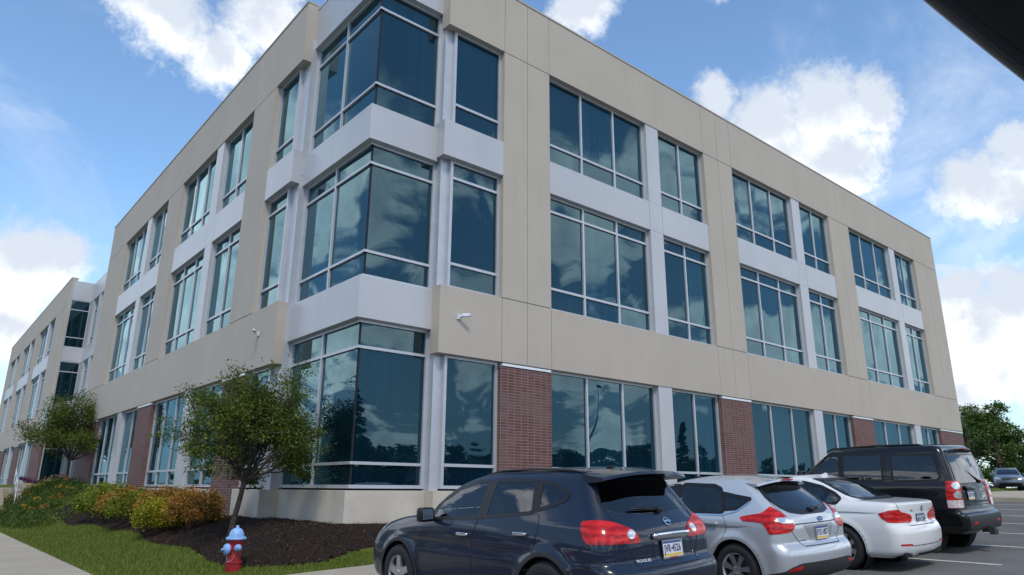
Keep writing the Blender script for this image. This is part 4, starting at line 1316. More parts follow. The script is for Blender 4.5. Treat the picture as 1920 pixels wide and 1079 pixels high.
for th, f_ in ((45, 1), (-45, -1)):
    T = c.patch('taillight', th, [(q[0]*f_, q[1]) for q in tl], M['lampred'], A2, .008, res=.025, bulge=.010)
    c.patch('reverse_lamp', th, [(q[0]*f_, q[1]) for q in [(-.723, .948), (-.584, .959), (-.501, .937), (-.475, .887), (-.649, .892), (-.708, .914)]], M['lampclear'], T, .0225, res=.02)
gate = [(-.48, 1.36), (-.59, 1.20), (-.63, 1.08), (-.60, .98), (-.57, .86), (-.595, .79), (-.50, .69), (-.43, .617)]
gate = gate + [(-x, z) for x, z in gate[::-1]]
c.seams([('B', gate)], A2)
c.strip('tailgate_lip', 'B', [(-.50, .875), (.50, .875)], .012, M['seam'], A2, .003)
c.patch('plate_recess', 'B', [(-.36, .86), (-.21, .665), (.27, .665), (.42, .86)], simple('silver_recess_shade', (.34, .355, .38), .35, metal=.4), A2, .0025)  # flush patch; the recess shade is put into a darker silver
plate(c, A2, .755, 'EYG·1857', off=.012, frame='chrome', h=.05)
e = empty('badge', parent=A2); place_on(c, e, 'B', .10, .915, .006)
mb = MB(); n = 28; v_ = [(.062*math.cos(2*math.pi*k/n), .026*math.sin(2*math.pi*k/n), .004) for k in range(n)]; mb.add(v_, [tuple(range(n))]); 
v2 = [(.070*math.cos(2*math.pi*k/n), .032*math.sin(2*math.pi*k/n), .002) for k in range(n)]; mb.add(v2, [tuple(range(n))], 1)
mb.build('emblem', [M['plate_blue'], M['chrome']], e)
t = text_mesh('Ford', .030, M['chrome'], 'lettering', e, .001, .0006, sx=1.2); t.location = (0, 0, .0055)
t = text_mesh('FOCUS', .030, M['chrome'], 'badge', A2, .002, .001, sx=1.5); place_on(c, t, 'B', -.40, .69, .005)
t = text_mesh('SEL', .026, M['chrome'], 'badge', A2, .002, .001, sx=1.3); place_on(c, t, 'B', .43, .72, .005)
spoiler(c, A2, M['silver'], 1.405, .48, .98, .585, .55, th=.03, drop=.02)
mb = MB(); mb.box(-.14, .14, .468, .476, 1.395, 1.412); mb.build('brake_lamp', [M['lampred']], A2, bevel=.003)
mb = MB(); p, n = c.ray('B', .1, 1.04)
rbox(mb, (.0, p.y-.03, 1.035), (.10, .07, .05)); mb.tube([(.0, p.y-.035, 1.04), (.15, p.y-.02, 1.055), (.33, p.y+.01, 1.075)], [.022, .014, .008], 8); mb.build('wiper', [M['trim']], A2, smooth=True)
antenna(A2, 0, 1.95, 1.43).build('antenna', [M['trim']], A2, smooth=True)
c.patch('bumper_diffuser', 'B', [(-.66, .24), (.66, .24), (.68, .42), (.55, .435), (-.55, .435), (-.68, .42)], M['plastic'], A2, .006)
for th, f_ in ((45, 1), (-45, -1)):
    c.patch('reflector', th, [(f_*q[0], q[1]) for q in [(-.44, .405), (-.60, .385), (-.66, .35), (-.46, .365)]], M['lampred'], A2, .012, res=.02)
    c.patch('bumper_diffuser', th, [(f_*q[0], q[1]) for q in [(-.40, .235), (-1.0, .235), (-1.0, .27), (-.91, .30), (-.68, .355), (-.60, .40), (-.47, .43), (-.40, .43)]], M['plastic'], A2, .006)
wells(c, A2, xo=.86)
for sg in (-1, 1):
    for yw in c.wheels: wheel(A2, sg*.795, yw, .322, .215, sg, 7, 'pair', .222)
interior(A2, 1.95, 1.02, .52, M['seat'], top=.72)
place_car(A2, 2.32, -8.40, -.03, (.93, .93, .965))

# =============================== white sedan ===============================
rows = [(.20, .22, 4.38, .78, .22, .34, .06, .12, .03, .04),
        (.28, .05, 4.55, .865, .22, .36, .07, .13, .03, .04),
        (.40, .01, 4.62, .885, .22, .38, .07, .14, .03, .05),
        (.55, .00, 4.62, .898, .22, .38, .07, .14, .04, .06),
        (.64, .03, 4.60, .902, .22, .38, .07, .14, .045, .07),
        (.72, .09, 4.52, .900, .20, .40, .06, .14, .05, .09),
        (.82, .09, 4.30, .893, .19, .42, .06, .15, .06, .11),
        (.90, .08, 3.95, .880, .19, .42, .06, .15, .07, .12),
        (.965, .075, 3.55, .855, .18, .40, .06, .15, .09, .13),
        (.995, .12, 3.35, .825, .17, .34, .06, .14, .10, .12),
        (1.015, .40, 3.18, .795, .17, .30, .05, .13, .06, .10),
        (1.030, .68, 3.08, .775, .17, .28, .05, .12, .05, .10),
        (1.090, .84, 2.88, .745, .18, .26, .05, .12, .07, .10),
        (1.190, 1.06, 2.56, .700, .20, .24, .05, .11, .10, .09),
        (1.290, 1.30, 2.26, .650, .20, .22, .05, .10, .12, .08),
        (1.355, 1.50, 2.06, .600, .18, .20, .05, .10, .12, .08),
        (1.395, 1.68, 1.98, .54, .14, .14, .04, .06, .1, .08)]
# the roof is long and nearly flat
rows = rows[:14] + [(1.285, 1.26, 2.46, .650, .20, .22, .05, .10, .14, .08), (1.345, 1.46, 2.32, .605, .18, .20, .05, .10, .14, .08),
        (1.385, 1.66, 2.20, .55, .16, .16, .05, .09, .13, .08), (1.41, 1.78, 2.12, .45, .12, .12, .04, .06, .1, .06), (1.42, 1.85, 2.05, .2, .08, .08, .02, .03, .05, .05)]
c = Car(rows, (1.04, 3.85), .328, flare=.018, crease=((.86, .3, 4.0, .004, .016, .06),))
c.rear_lim = 2.2
A3 = empty('parked_car'); tag(A3, 'white sedan with a roof fin antenna, between the silver hatchback and the black boxy vehicle', 'car', 'cars parked nose in to the building')
fw_ = [(3.10, 1.0), (2.25, 1.0), (2.14, 1.02), (2.12, 1.325), (2.35, 1.295), (2.62, 1.20), (2.90, 1.09)]
rw_ = [(2.06, .99), (1.26, .965), (1.10, .985), (1.06, 1.05), (1.17, 1.13), (1.43, 1.235), (1.74, 1.30), (2.04, 1.325)]
bw_ = [(-.56, 1.045), (.56, 1.045), (.66, 1.085), (.54, 1.345), (-.54, 1.345), (-.66, 1.085)]
wsh = [(-.66, 1.04), (.66, 1.04), (.52, 1.35), (-.52, 1.35)]
body = c.body(M['car_white'], A3, [(v, p) for v in 'LR' for p in (fw_, rw_)] + [('F', wsh), ('B', bw_)])
for v in 'LR':
    for q in (fw_, rw_):
        win = c.patch('window', v, q, M['cglass'], A3, .002, skirt=False); c.strip('window_trim', v, q, .045, M['trim'], win, .005, True, rnd=2)
    c.patch('pillar_trim', v, [(2.15, 1.0), (2.04, 1.0), (2.04, 1.34), (2.13, 1.335)], M['trim'], A3, .0045, rnd=0)
    c.strip('belt_chrome', v, [(3.08, .975), (1.3, .972), (1.08, 1.0)], .014, M['trim'], A3, .006, rnd=2)
    fd = [(3.18, .34), (3.22, .70), (3.14, .965), (2.12, .965), (2.12, .34)]
    rd = [(2.105, .34), (2.105, .965), (1.14, .965), (1.10, .88), (1.26, .70), (1.46, .48), (1.50, .34)]
    for q, hy in ((fd, 2.30), (rd, 1.35)):
        c.seams([(v, smooth_poly(q, 2), True)], A3, width=.012)
        d_ = c.patch('door', v, q, M['car_white'], A3, .0028)
        p, n = c.ray(v, hy, .88); mb = MB(); sg = -1 if v == 'L' else 1
        rbox(mb, (p.x + sg*.028, p.y, p.z), (.022, .20, .030)); rbox(mb, (p.x+sg*.012, p.y-.09, p.z), (.03, .02, .03)); rbox(mb, (p.x+sg*.012, p.y+.09, p.z), (.03, .02, .03))
        mb.build('handle', [M['car_white']], d_, smooth=True)
    c.patch('headlight', v, [(4.45, .62), (4.05, .80), (3.95, .76), (4.38, .56)], M['lampclear'], A3, .006)
    sg = -1 if v == 'L' else 1
    mb = MB(); rbox(mb, (sg*1.0, 2.92, 1.05), (.19, .12, .13)); rbox(mb, (sg*.90, 2.95, 1.0), (.16, .06, .04)); mb.build('mirror', [M['car_white']], A3, smooth=True)
    for yw in c.wheels:
        ring = [(yw + (c.Ra+.006)*math.cos(t), c.wr + (c.Ra+.006)*math.sin(t)) for t in np.linspace(-.3, math.pi+.3, 40)]
        c.strip('wheel_arch', v, ring, .022, M['car_white'], A3, .006)
c.patch('windshield', 'F', wsh, M['cglass'], A3, .002, skirt=False)
win = c.patch('rear_window', 'B', bw_, M['cglass'], A3, .002, skirt=False); c.strip('window_trim', 'B', bw_, .035, M['trim'], win, .005, True, rnd=2)
tl = [(-.885, .844), (-.741, .893), (-.584, .900), (-.505, .861), (-.31, .814), (-.293, .761), (-.33, .700), (-.636, .708), (-.788, .722), (-.855, .775)]
for th, f_ in ((45, 1), (-45, -1)):
    T = c.patch('taillight', th, [(q[0]*f_, q[1]) for q in tl], M['lampred'], A3, .006, res=.025, bulge=.008)
gate = [(-.66, 1.0), (-.70, .95), (-.66, .90), (-.52, .80), (-.46, .66), (.46, .66), (.52, .80), (.66, .90), (.70, .95), (.66, 1.0)]
c.seams([('B', gate)], A3)
plate(c, A3, .735, 'HKN·3204', off=.010, frame='trim', h=-.02)
e = empty('badge', parent=A3); place_on(c, e, 'B', .07, .898, .006)
mb = MB(); n = 24
for (r_, z_, mi) in ((.041, .002, 0), (.034, .004, 1)):
    mb.add([(r_*math.cos(2*math.pi*k/n), r_*math.sin(2*math.pi*k/n), z_) for k in range(n)], [tuple(range(n))], mi)
for q in (0, 2):
    a = [q*math.pi/2 + math.pi/2*k/6 for k in range(7)]
    mb.add([(0, 0, .006)] + [(.021*math.cos(t), .021*math.sin(t), .006) for t in a], [tuple(range(8))], 2)
mb.add([(.022*math.cos(2*math.pi*k/n), .022*math.sin(2*math.pi*k/n), .005) for k in range(n)], [tuple(range(n))], 3)
mb.build('emblem', [M['chrome'], M['ink'], simple('emblem_blue', (.05, .22, .6), .3), M['plate']], e)
t = text_mesh('320i', .035, M['chrome'], 'badge', A3, .002, .001, sx=1.2); place_on(c, t, 'B', -.30, .875, .004)
t = text_mesh('xDrive', .026, M['chrome'], 'badge', A3, .002, .001, sx=1.2); place_on(c, t, 'B', .44, .87, .004)
antenna(A3, 0, 1.72, 1.392, 'fin').build('antenna', [M['car_white']], A3, smooth=True, angle=50, recalc=True)
for th, f_ in ((45, 1), (-45, -1)):
    c.patch('reflector', th, [(f_*q[0], q[1]) for q in [(-.41, .405), (-.65, .412), (-.65, .388), (-.42, .380)]], M['lampred'], A3, .005, res=.02, rnd=1)
c.strip('bumper_crease', 'B', [(-.55, .375), (.55, .375)], .010, M['seam'], A3, .002)
mb = MB(); 
for x in (-.46, -.38): mb.lathe([(.026, .0), (.032, 0), (.033, .12)], c=(x, .06, .235), axis='y', n=18)
mb.build('exhaust', [M['rim']], A3, smooth=True, angle=40)
mb = MB(); mb.box(-.7, .7, .12, .5, .21, .30); mb.build('underbody', [M['well']], A3)
wells(c, A3, xo=.86)
for sg in (-1, 1):
    for yw in c.wheels: wheel(A3, sg*.795, yw, .328, .225, sg, 8, 'pair', .232)
interior(A3, 2.25, 1.42, .46, M['seat_light'], top=.80, length=(.7, 4.2))
place_car(A3, 5.30, -8.45, -.03, (.88, .88, .955))

# =============================== black boxy off-roader ===============================
rows = [(.34, .12, 4.55, .86, .12, .22, .03, .06, .01, .01),
        (.42, .02, 4.70, .92, .12, .24, .03, .07, .015, .02),
        (.56, .00, 4.78, .945, .12, .26, .03, .08, .02, .02),
        (.64, .01, 4.78, .950, .12, .26, .03, .08, .02, .02),
        (.70, .10, 4.76, .952, .12, .26, .03, .08, .02, .02),
        (.90, .125, 4.72, .952, .12, .28, .03, .08, .02, .03),
        (1.05, .135, 4.62, .950, .12, .30, .03, .09, .02, .03),
        (1.13, .145, 4.35, .943, .12, .30, .03, .09, .02, .04),
        (1.18, .155, 3.85, .932, .12, .26, .03, .09, .02, .04),
        (1.22, .165, 3.62, .922, .12, .22, .03, .08, .025, .04),
        (1.35, .195, 3.42, .910, .12, .20, .03, .08, .03, .04),
        (1.50, .230, 3.20, .887, .12, .20, .03, .08, .035, .04),
        (1.65, .275, 2.98, .857, .12, .18, .03, .08, .04, .04),
        (1.75, .315, 2.83, .832, .11, .18, .03, .08, .04, .04),
        (1.81, .35, 2.70, .803, .11, .16, .03, .08, .04, .04),
        (1.845, .41, 2.52, .765, .10, .16, .03, .08, .04, .04),
        (1.865, .58, 2.30, .68, .10, .12, .02, .05, .03, .03),
        (1.872, .8, 2.0, .45, .08, .08, .01, .02, .02, .02)]
c = Car(rows, (1.0, 3.885), .385, flare=.006, arch=.455)
A4 = empty('parked_car'); tag(A4, 'black boxy off-road vehicle with upright rear glass and tow hitch, right of the white sedan', 'car', 'cars parked nose in to the building')
fw_ = [(3.42, 1.24), (2.42, 1.24), (2.42, 1.72), (2.86, 1.72), (3.06, 1.56)]
rw_ = [(2.34, 1.24), (1.50, 1.24), (1.50, 1.73), (2.34, 1.73)]
qw_ = [(1.30, 1.225), (.46, 1.24), (.40, 1.30), (.50, 1.68), (1.32, 1.72)]
bw_ = [(-.74, 1.16), (.30, 1.16), (.34, 1.22), (.80, 1.22), (.70, 1.70), (-.70, 1.70)]
bw_ = [(-.74, 1.17), (.74, 1.17), (.68, 1.68), (-.68, 1.68)]
wsh = [(-.74, 1.26), (.74, 1.26), (.66, 1.76), (-.66, 1.76)]
body = c.body(M['black'], A4, [('L', fw_), ('R', fw_), ('F', wsh)])
for v in 'LR':
    for q, g in ((fw_, 'cglass'), (rw_, 'pglass'), (qw_, 'pglass')):
        win = c.patch('window', v, q, M[g], A4, .002, skirt=False); c.strip('window_trim', v, q, .045, M['trim'], win, .004, True, rnd=2)
    for q, hy in (([(3.50, .55), (3.50, 1.20), (2.39, 1.20), (2.39, .50)], 2.62), ([(2.365, .50), (2.365, 1.20), (1.44, 1.20), (1.44, .80), (1.62, .50)], 1.65)):
        c.seams([(v, q, True)], A4, width=.014); d_ = c.patch('door', v, q, M['black'], A4, .0028)
        p, n = c.ray(v, hy, 1.08); mb = MB(); sg = -1 if v == 'L' else 1
        rbox(mb, (p.x + sg*.03, p.y, p.z), (.022, .22, .036)); mb.build('handle', [M['black']], d_, smooth=True)
    c.seams([(v, [(1.44, 1.20), (1.43, 1.78)]), (v, [(2.38, 1.20), (2.38, 1.78)])], A4)
    sg = -1 if v == 'L' else 1
    mb = MB(); rbox(mb, (sg*1.08, 3.20, 1.32), (.22, .14, .25)); rbox(mb, (sg*.96, 3.22, 1.24), (.16, .07, .05)); mb.build('mirror', [M['black']], A4, smooth=True)
    # vertical lamp stacks
    TH = -45*sg
    T = c.patch('taillight', TH, [(-sg*q[0], q[1]) for q in [(-.863, 1.225), (-.56, 1.227), (-.572, 1.045), (-.60, .768), (-.900, .765), (-.895, 1.016)]], M['lampred'], A4, .010, res=.03, bulge=.010, rnd=1)
    for zc in (1.143, .990):
        ci = [(-sg*(-.705) + .092*math.cos(a), zc + .064*math.sin(a)) for a in np.linspace(0, 2*math.pi, 22)[:-1]]
        c.patch('lamp_disc', TH, ci, M['lampclear'], T, .0255, res=.02, rnd=0)
    c.patch('reverse_lamp', TH, [(-sg*q[0], q[1]) for q in [(-.895, .905), (-.89, .775), (-.61, .778), (-.598, .905)]], M['lampwhite'], T, .0235, res=.03, rnd=1)
    for yw in c.wheels:
        ring = [(yw + (c.Ra+.01)*math.cos(t), c.wr + (c.Ra+.01)*math.sin(t)) for t in np.linspace(-.1, math.pi+.1, 40)]
        c.strip('wheel_arch', v, ring, .05, M['black'], A4, .012)
    mb = MB(); xr = sg*.70
    mb.tube([(xr, 2.75, 1.80), (xr*.99, 2.6, 1.855), (xr*.985, 1.6, 1.885), (xr*.98, .8, 1.875), (xr*.98, .62, 1.84)], [.012, .018, .018, .018, .012], 8)
    mb.build('roof_rail', [M['trim']], A4, smooth=True)
c.patch('windshield', 'F', wsh, M['cglass'], A4, .002, skirt=False)
win = c.patch('rear_window', 'B', bw_, M['pglass'], A4, .004); c.strip('window_trim', 'B', bw_, .03, M['trim'], win, .006, True, rnd=2)
c.seams([('B', [(-.70, 1.74), (-.70, 1.28), (-.66, .80), (.655, .80), (.655, 1.28), (.70, 1.74)]), ('B', [(-.655, .86), (.655, .86)]), ('B', [(-.655, 1.13), (.18, 1.13), (.26, 1.02), (.655, 1.02)])], A4)
c.strip('tailgate_lip', 'B', [(-.655, .845), (.655, .845)], .018, M['trim'], A4, .008)
mb = MB(); p, n = c.ray('B', -.28, 1.09); rbox(mb, (-.28, p.y-.02, 1.095), (.44, .05, .075)); mb.build('tailgate_handle', [M['black']], A4, smooth=True)
plate(c, A4, .975, 'GXB·7261', off=.012, frame='trim', h=-.28)
t = text_mesh('LAND ROVER', .028, M['chrome'], 'badge', A4, .002, .001, sx=1.2); place_on(c, t, 'B', .40, .93, .004)
mb = MB(); p, n = c.ray('B', .3, 1.25); mb.tube([(.34, p.y-.03, 1.20), (.10, p.y+.0, 1.30), (-.12, p.y+.03, 1.40)], [.018, .012, .007], 8); rbox(mb, (.34, p.y-.03, 1.195), (.08, .06, .05)); mb.build('wiper', [M['trim']], A4, smooth=True)
spoiler(c, A4, M['black'], 1.805, .21, .56, .66, .66, th=.02, drop=.02)
mb = MB(); mb.box(-.22, .22, .200, .208, 1.785, 1.798); mb.build('brake_lamp', [M['lampred']], A4)
c.patch('bumper', 'B', [(-.80, .40), (.80, .40), (.84, .64), (-.84, .64)], M['plastic'], A4, .012)
for sg in (-1, 1): c.patch('reflector', 'B', [(sg*.50, .50), (sg*.66, .50), (sg*.66, .535), (sg*.50, .535)], M['lampred'], A4, .02, rnd=1)
mb = MB(); mb.box(-.05, .05, -.10, .4, .33, .43); mb.box(-.09, .09, -.12, -.02, .30, .39); mb.tube([(0, -.08, .39), (0, -.08, .43)], .018, 10)
mb.build('tow_hitch', [M['plastic']], A4, bevel=.006)
mb = MB(); mb.box(-.78, .78, .25, 4.4, .34, .42); mb.build('underbody', [M['well']], A4)
wells(c, A4, xo=.90, xin=.32)
for sg in (-1, 1):
    for yw in c.wheels: wheel(A4, sg*.83, yw, .385, .255, sg, 7, 'five', .245)
interior(A4, 2.55, 1.62, .80, M['seat'], top=1.1, zfloor=.5)
place_car(A4, 8.0, -8.43, -.03, (.87, .87, .965))
# ------------------------------------------------------------------ vegetation
def leaf_mat(name, stops, trans=.25, spec=.3):
    m, nt, b, out = new_mat(name)
    g = nt.node('ShaderNodeNewGeometry')
    c = nt.ramp(g.outputs['Random Per Island'], stops)
    n = nt.noise(g.outputs['Position'], 1.7, 3, .5)
    c = nt.mix(nt.mapr(n, .35, .7, 0, .45), c, tuple(x*.45 for x in stops[0][1]) + (1,))
    nt.set(b.inputs['Base Color'], c); b.inputs['Roughness'].default_value = .55; b.inputs['Specular IOR Level'].default_value = spec
    tr = nt.node('ShaderNodeBsdfTranslucent'); c2 = nt.mix(1., c, (1.3, 1.5, .6, 1), blend='MULTIPLY'); nt.set(tr.inputs[0], c2)
    mx = nt.node('ShaderNodeMixShader'); mx.inputs[0].default_value = trans
    nt.link(b.outputs[0], mx.inputs[1]); nt.link(tr.outputs[0], mx.inputs[2]); nt.link(mx.outputs[0], out.inputs[0])
    return m
M['bark'] = simple('tree_bark', (.075, .060, .048), .95, var=.4, scale=14, bump=.8, bscale=45)
M['leaf'] = leaf_mat('locust_leaf', [(0, (.045, .078, .010)), (.5, (.10, .150, .018)), (.85, (.16, .205, .028)), (1, (.24, .25, .045))])
M['leaf_dark'] = leaf_mat('maple_leaf', [(0, (.04, .08, .016)), (.5, (.09, .155, .03)), (1, (.17, .24, .06))])
M['leaf_pale'] = leaf_mat('pale_leaf', [(0, (.045, .085, .025)), (.5, (.08, .13, .035)), (1, (.14, .19, .06))])
M['needle'] = leaf_mat('needle', [(0, (.012, .035, .014)), (.5, (.022, .058, .022)), (1, (.045, .085, .030))], .1)
M['shrub_green'] = leaf_mat('green_shrub_leaf', [(0, (.06, .10, .008)), (.6, (.18, .24, .02)), (1, (.44, .38, .035))])
M['shrub_orange'] = leaf_mat('rusty_shrub_leaf', [(0, (.10, .11, .014)), (.35, (.34, .23, .035)), (.7, (.54, .23, .055)), (1, (.50, .13, .06))])
M['shrub_yellow'] = leaf_mat('yellow_shrub_leaf', [(0, (.12, .15, .01)), (.5, (.36, .34, .02)), (1, (.55, .46, .04))])
M['twig'] = simple('shrub_twig', (.10, .055, .035), .9)

def leaves_into(V, F, cx, cy, cz, spread, n, size, aspect=.42, droop=.3, flat=.6, r=None):
    r = r or rng
    P_ = r.normal(0, 1, (n, 3)) * np.array([spread, spread, spread*flat]) + np.array([cx, cy, cz])
    A = r.uniform(0, 2*math.pi, n); E_ = r.normal(-droop, .5, n); Rl = r.uniform(-1.2, 1.2, n); S = size * r.uniform(.6, 1.3, n)
    for i in range(n):
        ca, sa, ce, se = math.cos(A[i]), math.sin(A[i]), math.cos(E_[i]), math.sin(E_[i])
        d = np.array([ca*ce, sa*ce, se]); q = np.array([-sa, ca, 0.]); u = np.cross(d, q)
        w = q*math.cos(Rl[i]) + u*math.sin(Rl[i]); s = S[i]; p = P_[i]
        b = len(V)
        V.append(p - d*s*.5); V.append(p + w*s*aspect*.5); V.append(p + d*s*.5); V.append(p - w*s*aspect*.5)
        F.append((b, b+1, b+2, b+3))

def grow(base, height, fork, width, seed, limbs=7, lean=(0, 0), trunk_r=.055, levels=3, flat=.8, low=.0, spread_up=1.0, wob=.12):
    """returns trunk MB, limb MB and list of twig points"""
    r = np.random.default_rng(seed)
    T = MB(); L = MB(); tips = []
    n = 7; pts = []; rad = []
    for i in range(n):
        t = i/(n-1); pts.append((base[0] + lean[0]*t + r.normal(0, .012), base[1] + lean[1]*t + r.normal(0, .012), base[2] - .1 + (fork+.1)*t)); rad.append(trunk_r*(1.35 - .35*min(1, t*4)) * (1 - .25*t))
    T.tube(pts, rad, 12)
    top = Vector(pts[-1])
    def branch(p, d, length, rad0, lev):
        m = 5; q = [p.copy()]; dd = d.copy()
        for i in range(m):
            dd = (dd + Vector(r.normal(0, wob, 3)) + Vector((0, 0, .05*spread_up))).normalized()
            q.append(q[-1] + dd*length/m)
        L.tube([tuple(x) for x in q], [max(.0025, rad0*(1 - .65*i/m)) for i in range(m+1)], 6 if lev < 2 else 4, caps=False)
        if lev >= levels:
            tips.extend(q[2:]); return
        if lev >= levels-1: tips.extend(q[3:])
        k = 4 if lev == 0 else 4
        for j in range(k):
            t = .35 + .65*(j + r.random()*.6)/k; i = min(m-1, int(t*m)); pp = q[i].lerp(q[i+1], t*m - i)
            a = Vector(r.normal(0, 1, 3)); side = (a - dd*a.dot(dd)).normalized()
            nd = (dd*.75 + side*.75 + Vector((0, 0, .1))).normalized()
            nd.z *= flat
            branch(pp, nd.normalized(), length*r.uniform(.45, .65), rad0*.5, lev+1)
        branch(q[-1], dd, length*.5, rad0*.35, lev+1)
    for k in range(limbs):
        a = 2*math.pi*(k + r.random()*.5)/limbs; el = r.uniform(.16, 1.25) if k else 1.45
        h = height - fork
        d = Vector((math.cos(a)*math.cos(el), math.sin(a)*math.cos(el), math.sin(el)))
        ln = 1/math.sqrt((math.cos(el)/(width*.5))**2 + (math.sin(el)/h)**2) * .66
        p = top - Vector((0, 0, r.uniform(0, fork*low + .08)))
        branch(p, d, ln, trunk_r*.55, 0)
    return T, L, tips

def make_tree(name, label, base, height, fork, width, seed, leaves, size, leafmat, group=None, cat='tree', spread=.10, per=None, **kw):
    root = empty(name, base)
    tag(root, label, cat, group)
    T, L, tips = grow((0, 0, 0), height, fork, width, seed, **kw)
    T.build('trunk', [M['bark']], root, smooth=True)
    L.build('limbs', [M['bark']], root, smooth=True)
    r = np.random.default_rng(seed+1); V = []; F_ = []
    k = max(1, leaves // max(1, len(tips)))
    for p in tips:
        if r.random() < .06: continue
        leaves_into(V, F_, p.x, p.y, p.z, spread, int(k*r.uniform(.5, 1.5)) , size, r=r)
    mesh_obj('crown', V, F_, [leafmat], None, root)
    return root

make_tree('locust_tree', 'small leafy tree with a slim leaning trunk, in the mulch behind the fire hydrant', (-1.22, 2.15, gz(-1.22, 2.15) - .02), 3.42, 1.15, 3.15, 11, 52000, .066, M['leaf'],
          limbs=13, lean=(.16, -.06), trunk_r=.062, spread=.105)
make_tree('locust_tree', 'small leafy tree on the flowering slope, left of the taller nearer tree', (-.65, 25.2, gz(-.65, 25.2) - .05), 3.9, 1.25, 4.3, 23, 30000, .10, M['leaf'],
          limbs=12, trunk_r=.07, spread=.15)

def shrub(base, rx, ry, h, mat, label, seed, n=2600, size=.055, group='shrubs in a row along the mulch bed'):
    r = np.random.default_rng(seed); root = empty('shrub', base); tag(root, label, 'shrub', group)
    L = MB(); V = []; F_ = []
    for k in range(26):
        a = r.uniform(0, 6.28); e = r.uniform(.25, 1.4); rr = r.uniform(.8, 1.05)
        end = Vector((rx*rr*math.cos(a)*math.cos(e), ry*rr*math.sin(a)*math.cos(e), h*(.35 + .62*rr*math.sin(e))))
        mid = Vector((end.x*.4, end.y*.4, end.z*.5))
        L.tube([(end.x*.06, end.y*.06, 0), tuple(mid), tuple(end)], [.008, .005, .002], 4, caps=False)
    for k in range(n//12):
        a = r.uniform(0, 6.28); e = math.asin(r.uniform(-.55, 1)); lump = 1 + .16*math.sin(3*a + seed) + .12*math.sin(5*a*1.3 + e*4 + seed*2)
        rad = lump*(r.uniform(.55, 1.0)**.45)
        leaves_into(V, F_, rx*rad*math.cos(a)*math.cos(e), ry*rad*math.sin(a)*math.cos(e), h*(.52 + .46*rad*math.sin(e)), .05, 12, size, .6, .0, 1., r)
    V = [v if v[2] > .02 else np.array([v[0], v[1], .02]) for v in V]
    L.build('twigs', [M['twig']], root, smooth=True); mesh_obj('foliage', V, F_, [mat], None, root)
    return root
for i, (x, y, rx, ry, h, mt, lb) in enumerate([
    (-1.12, 5.0, .60, .62, .92, 'shrub_orange', 'rusty orange shrub nearest the brick pier, at the right end of the shrub row'),
    (-1.50, 6.2, .55, .72, .80, 'shrub_yellow', 'bright yellow-green shrub low beside the rusty orange shrub at the row end'),
    (-1.05, 7.4, .62, .85, .92, 'shrub_orange', 'rusty orange shrub behind the bright yellow-green one'),
    (-1.30, 9.3, .70, 1.0, .92, 'shrub_green', 'green shrub between two rusty orange shrubs in the row'),
    (-1.10, 11.3, .70, 1.0, .90, 'shrub_orange', 'smaller rusty shrub farther along the row, between two green shrubs'),
    (-1.30, 13.5, .8, 1.2, .92, 'shrub_green', 'large green shrub at the left end of the row, below the small slope tree'),
    (-.75, 15.6, .8, 1.1, .95, 'shrub_green', 'green shrub with orange tips against the wall behind the row end')]):
    shrub((x, y, gz(x, y) - .03), rx, ry, h, M[mt], lb, 40 + i, 7000 if i < 4 else 4600, .055 if i < 4 else .075)

# flowering ground cover on the slope
M['cover'] = leaf_mat('ground_cover_leaf', [(0, (.03, .06, .010)), (.6, (.07, .12, .018)), (1, (.13, .17, .03))])
M['yellow'] = simple('yellow_petal', (.75, .42, .02), .6); M['orange'] = simple('orange_petal', (.70, .20, .03), .6)
M['purple'] = leaf_mat('purple_petal', [(0, (.05, .012, .05)), (.6, (.16, .04, .14)), (1, (.30, .10, .26))]); M['palebloom'] = leaf_mat('pale_bloom', [(0, (.10, .16, .08)), (.6, (.35, .42, .30)), (1, (.62, .62, .50))])
V = []; F_ = []
for _ in range(1800):
    x, y = rng.uniform(-3.5, -.1), rng.uniform(16.5, 33)
    if x < -3.45 + .3*sstep(20, 17, y): continue
    if y < 20.5 + .5*x and x > mulch_line_x(y) + .1 and rng.random() < .85: continue
    leaves_into(V, F_, x, y, land(x, y) + .10, .13, 14, .13, .22, -.8, .8)
o = mesh_obj('ground_cover', V, F_, [M['cover']]); tag(o, 'long-leaved green ground cover on the slope left of the shrubs', 'ground cover', kind='stuff')
fl = [(-2.2, 19.6, 'orange'), (-2.5, 21.5, 'yellow'), (-2.0, 22.6, 'yellow'), (-1.6, 20.4, 'orange'), (-1.2, 21.8, 'yellow'), (-.9, 24.3, 'orange'), (-.5, 25.9, 'orange'), (-1.5, 25.8, 'yellow'),
      (-1.9, 26.6, 'orange'), (-1.1, 26.9, 'yellow'), (-.7, 27.4, 'yellow'), (-2.2, 27.6, 'orange'), (-.3, 28.3, 'orange'), (-1.5, 28.2, 'yellow')]
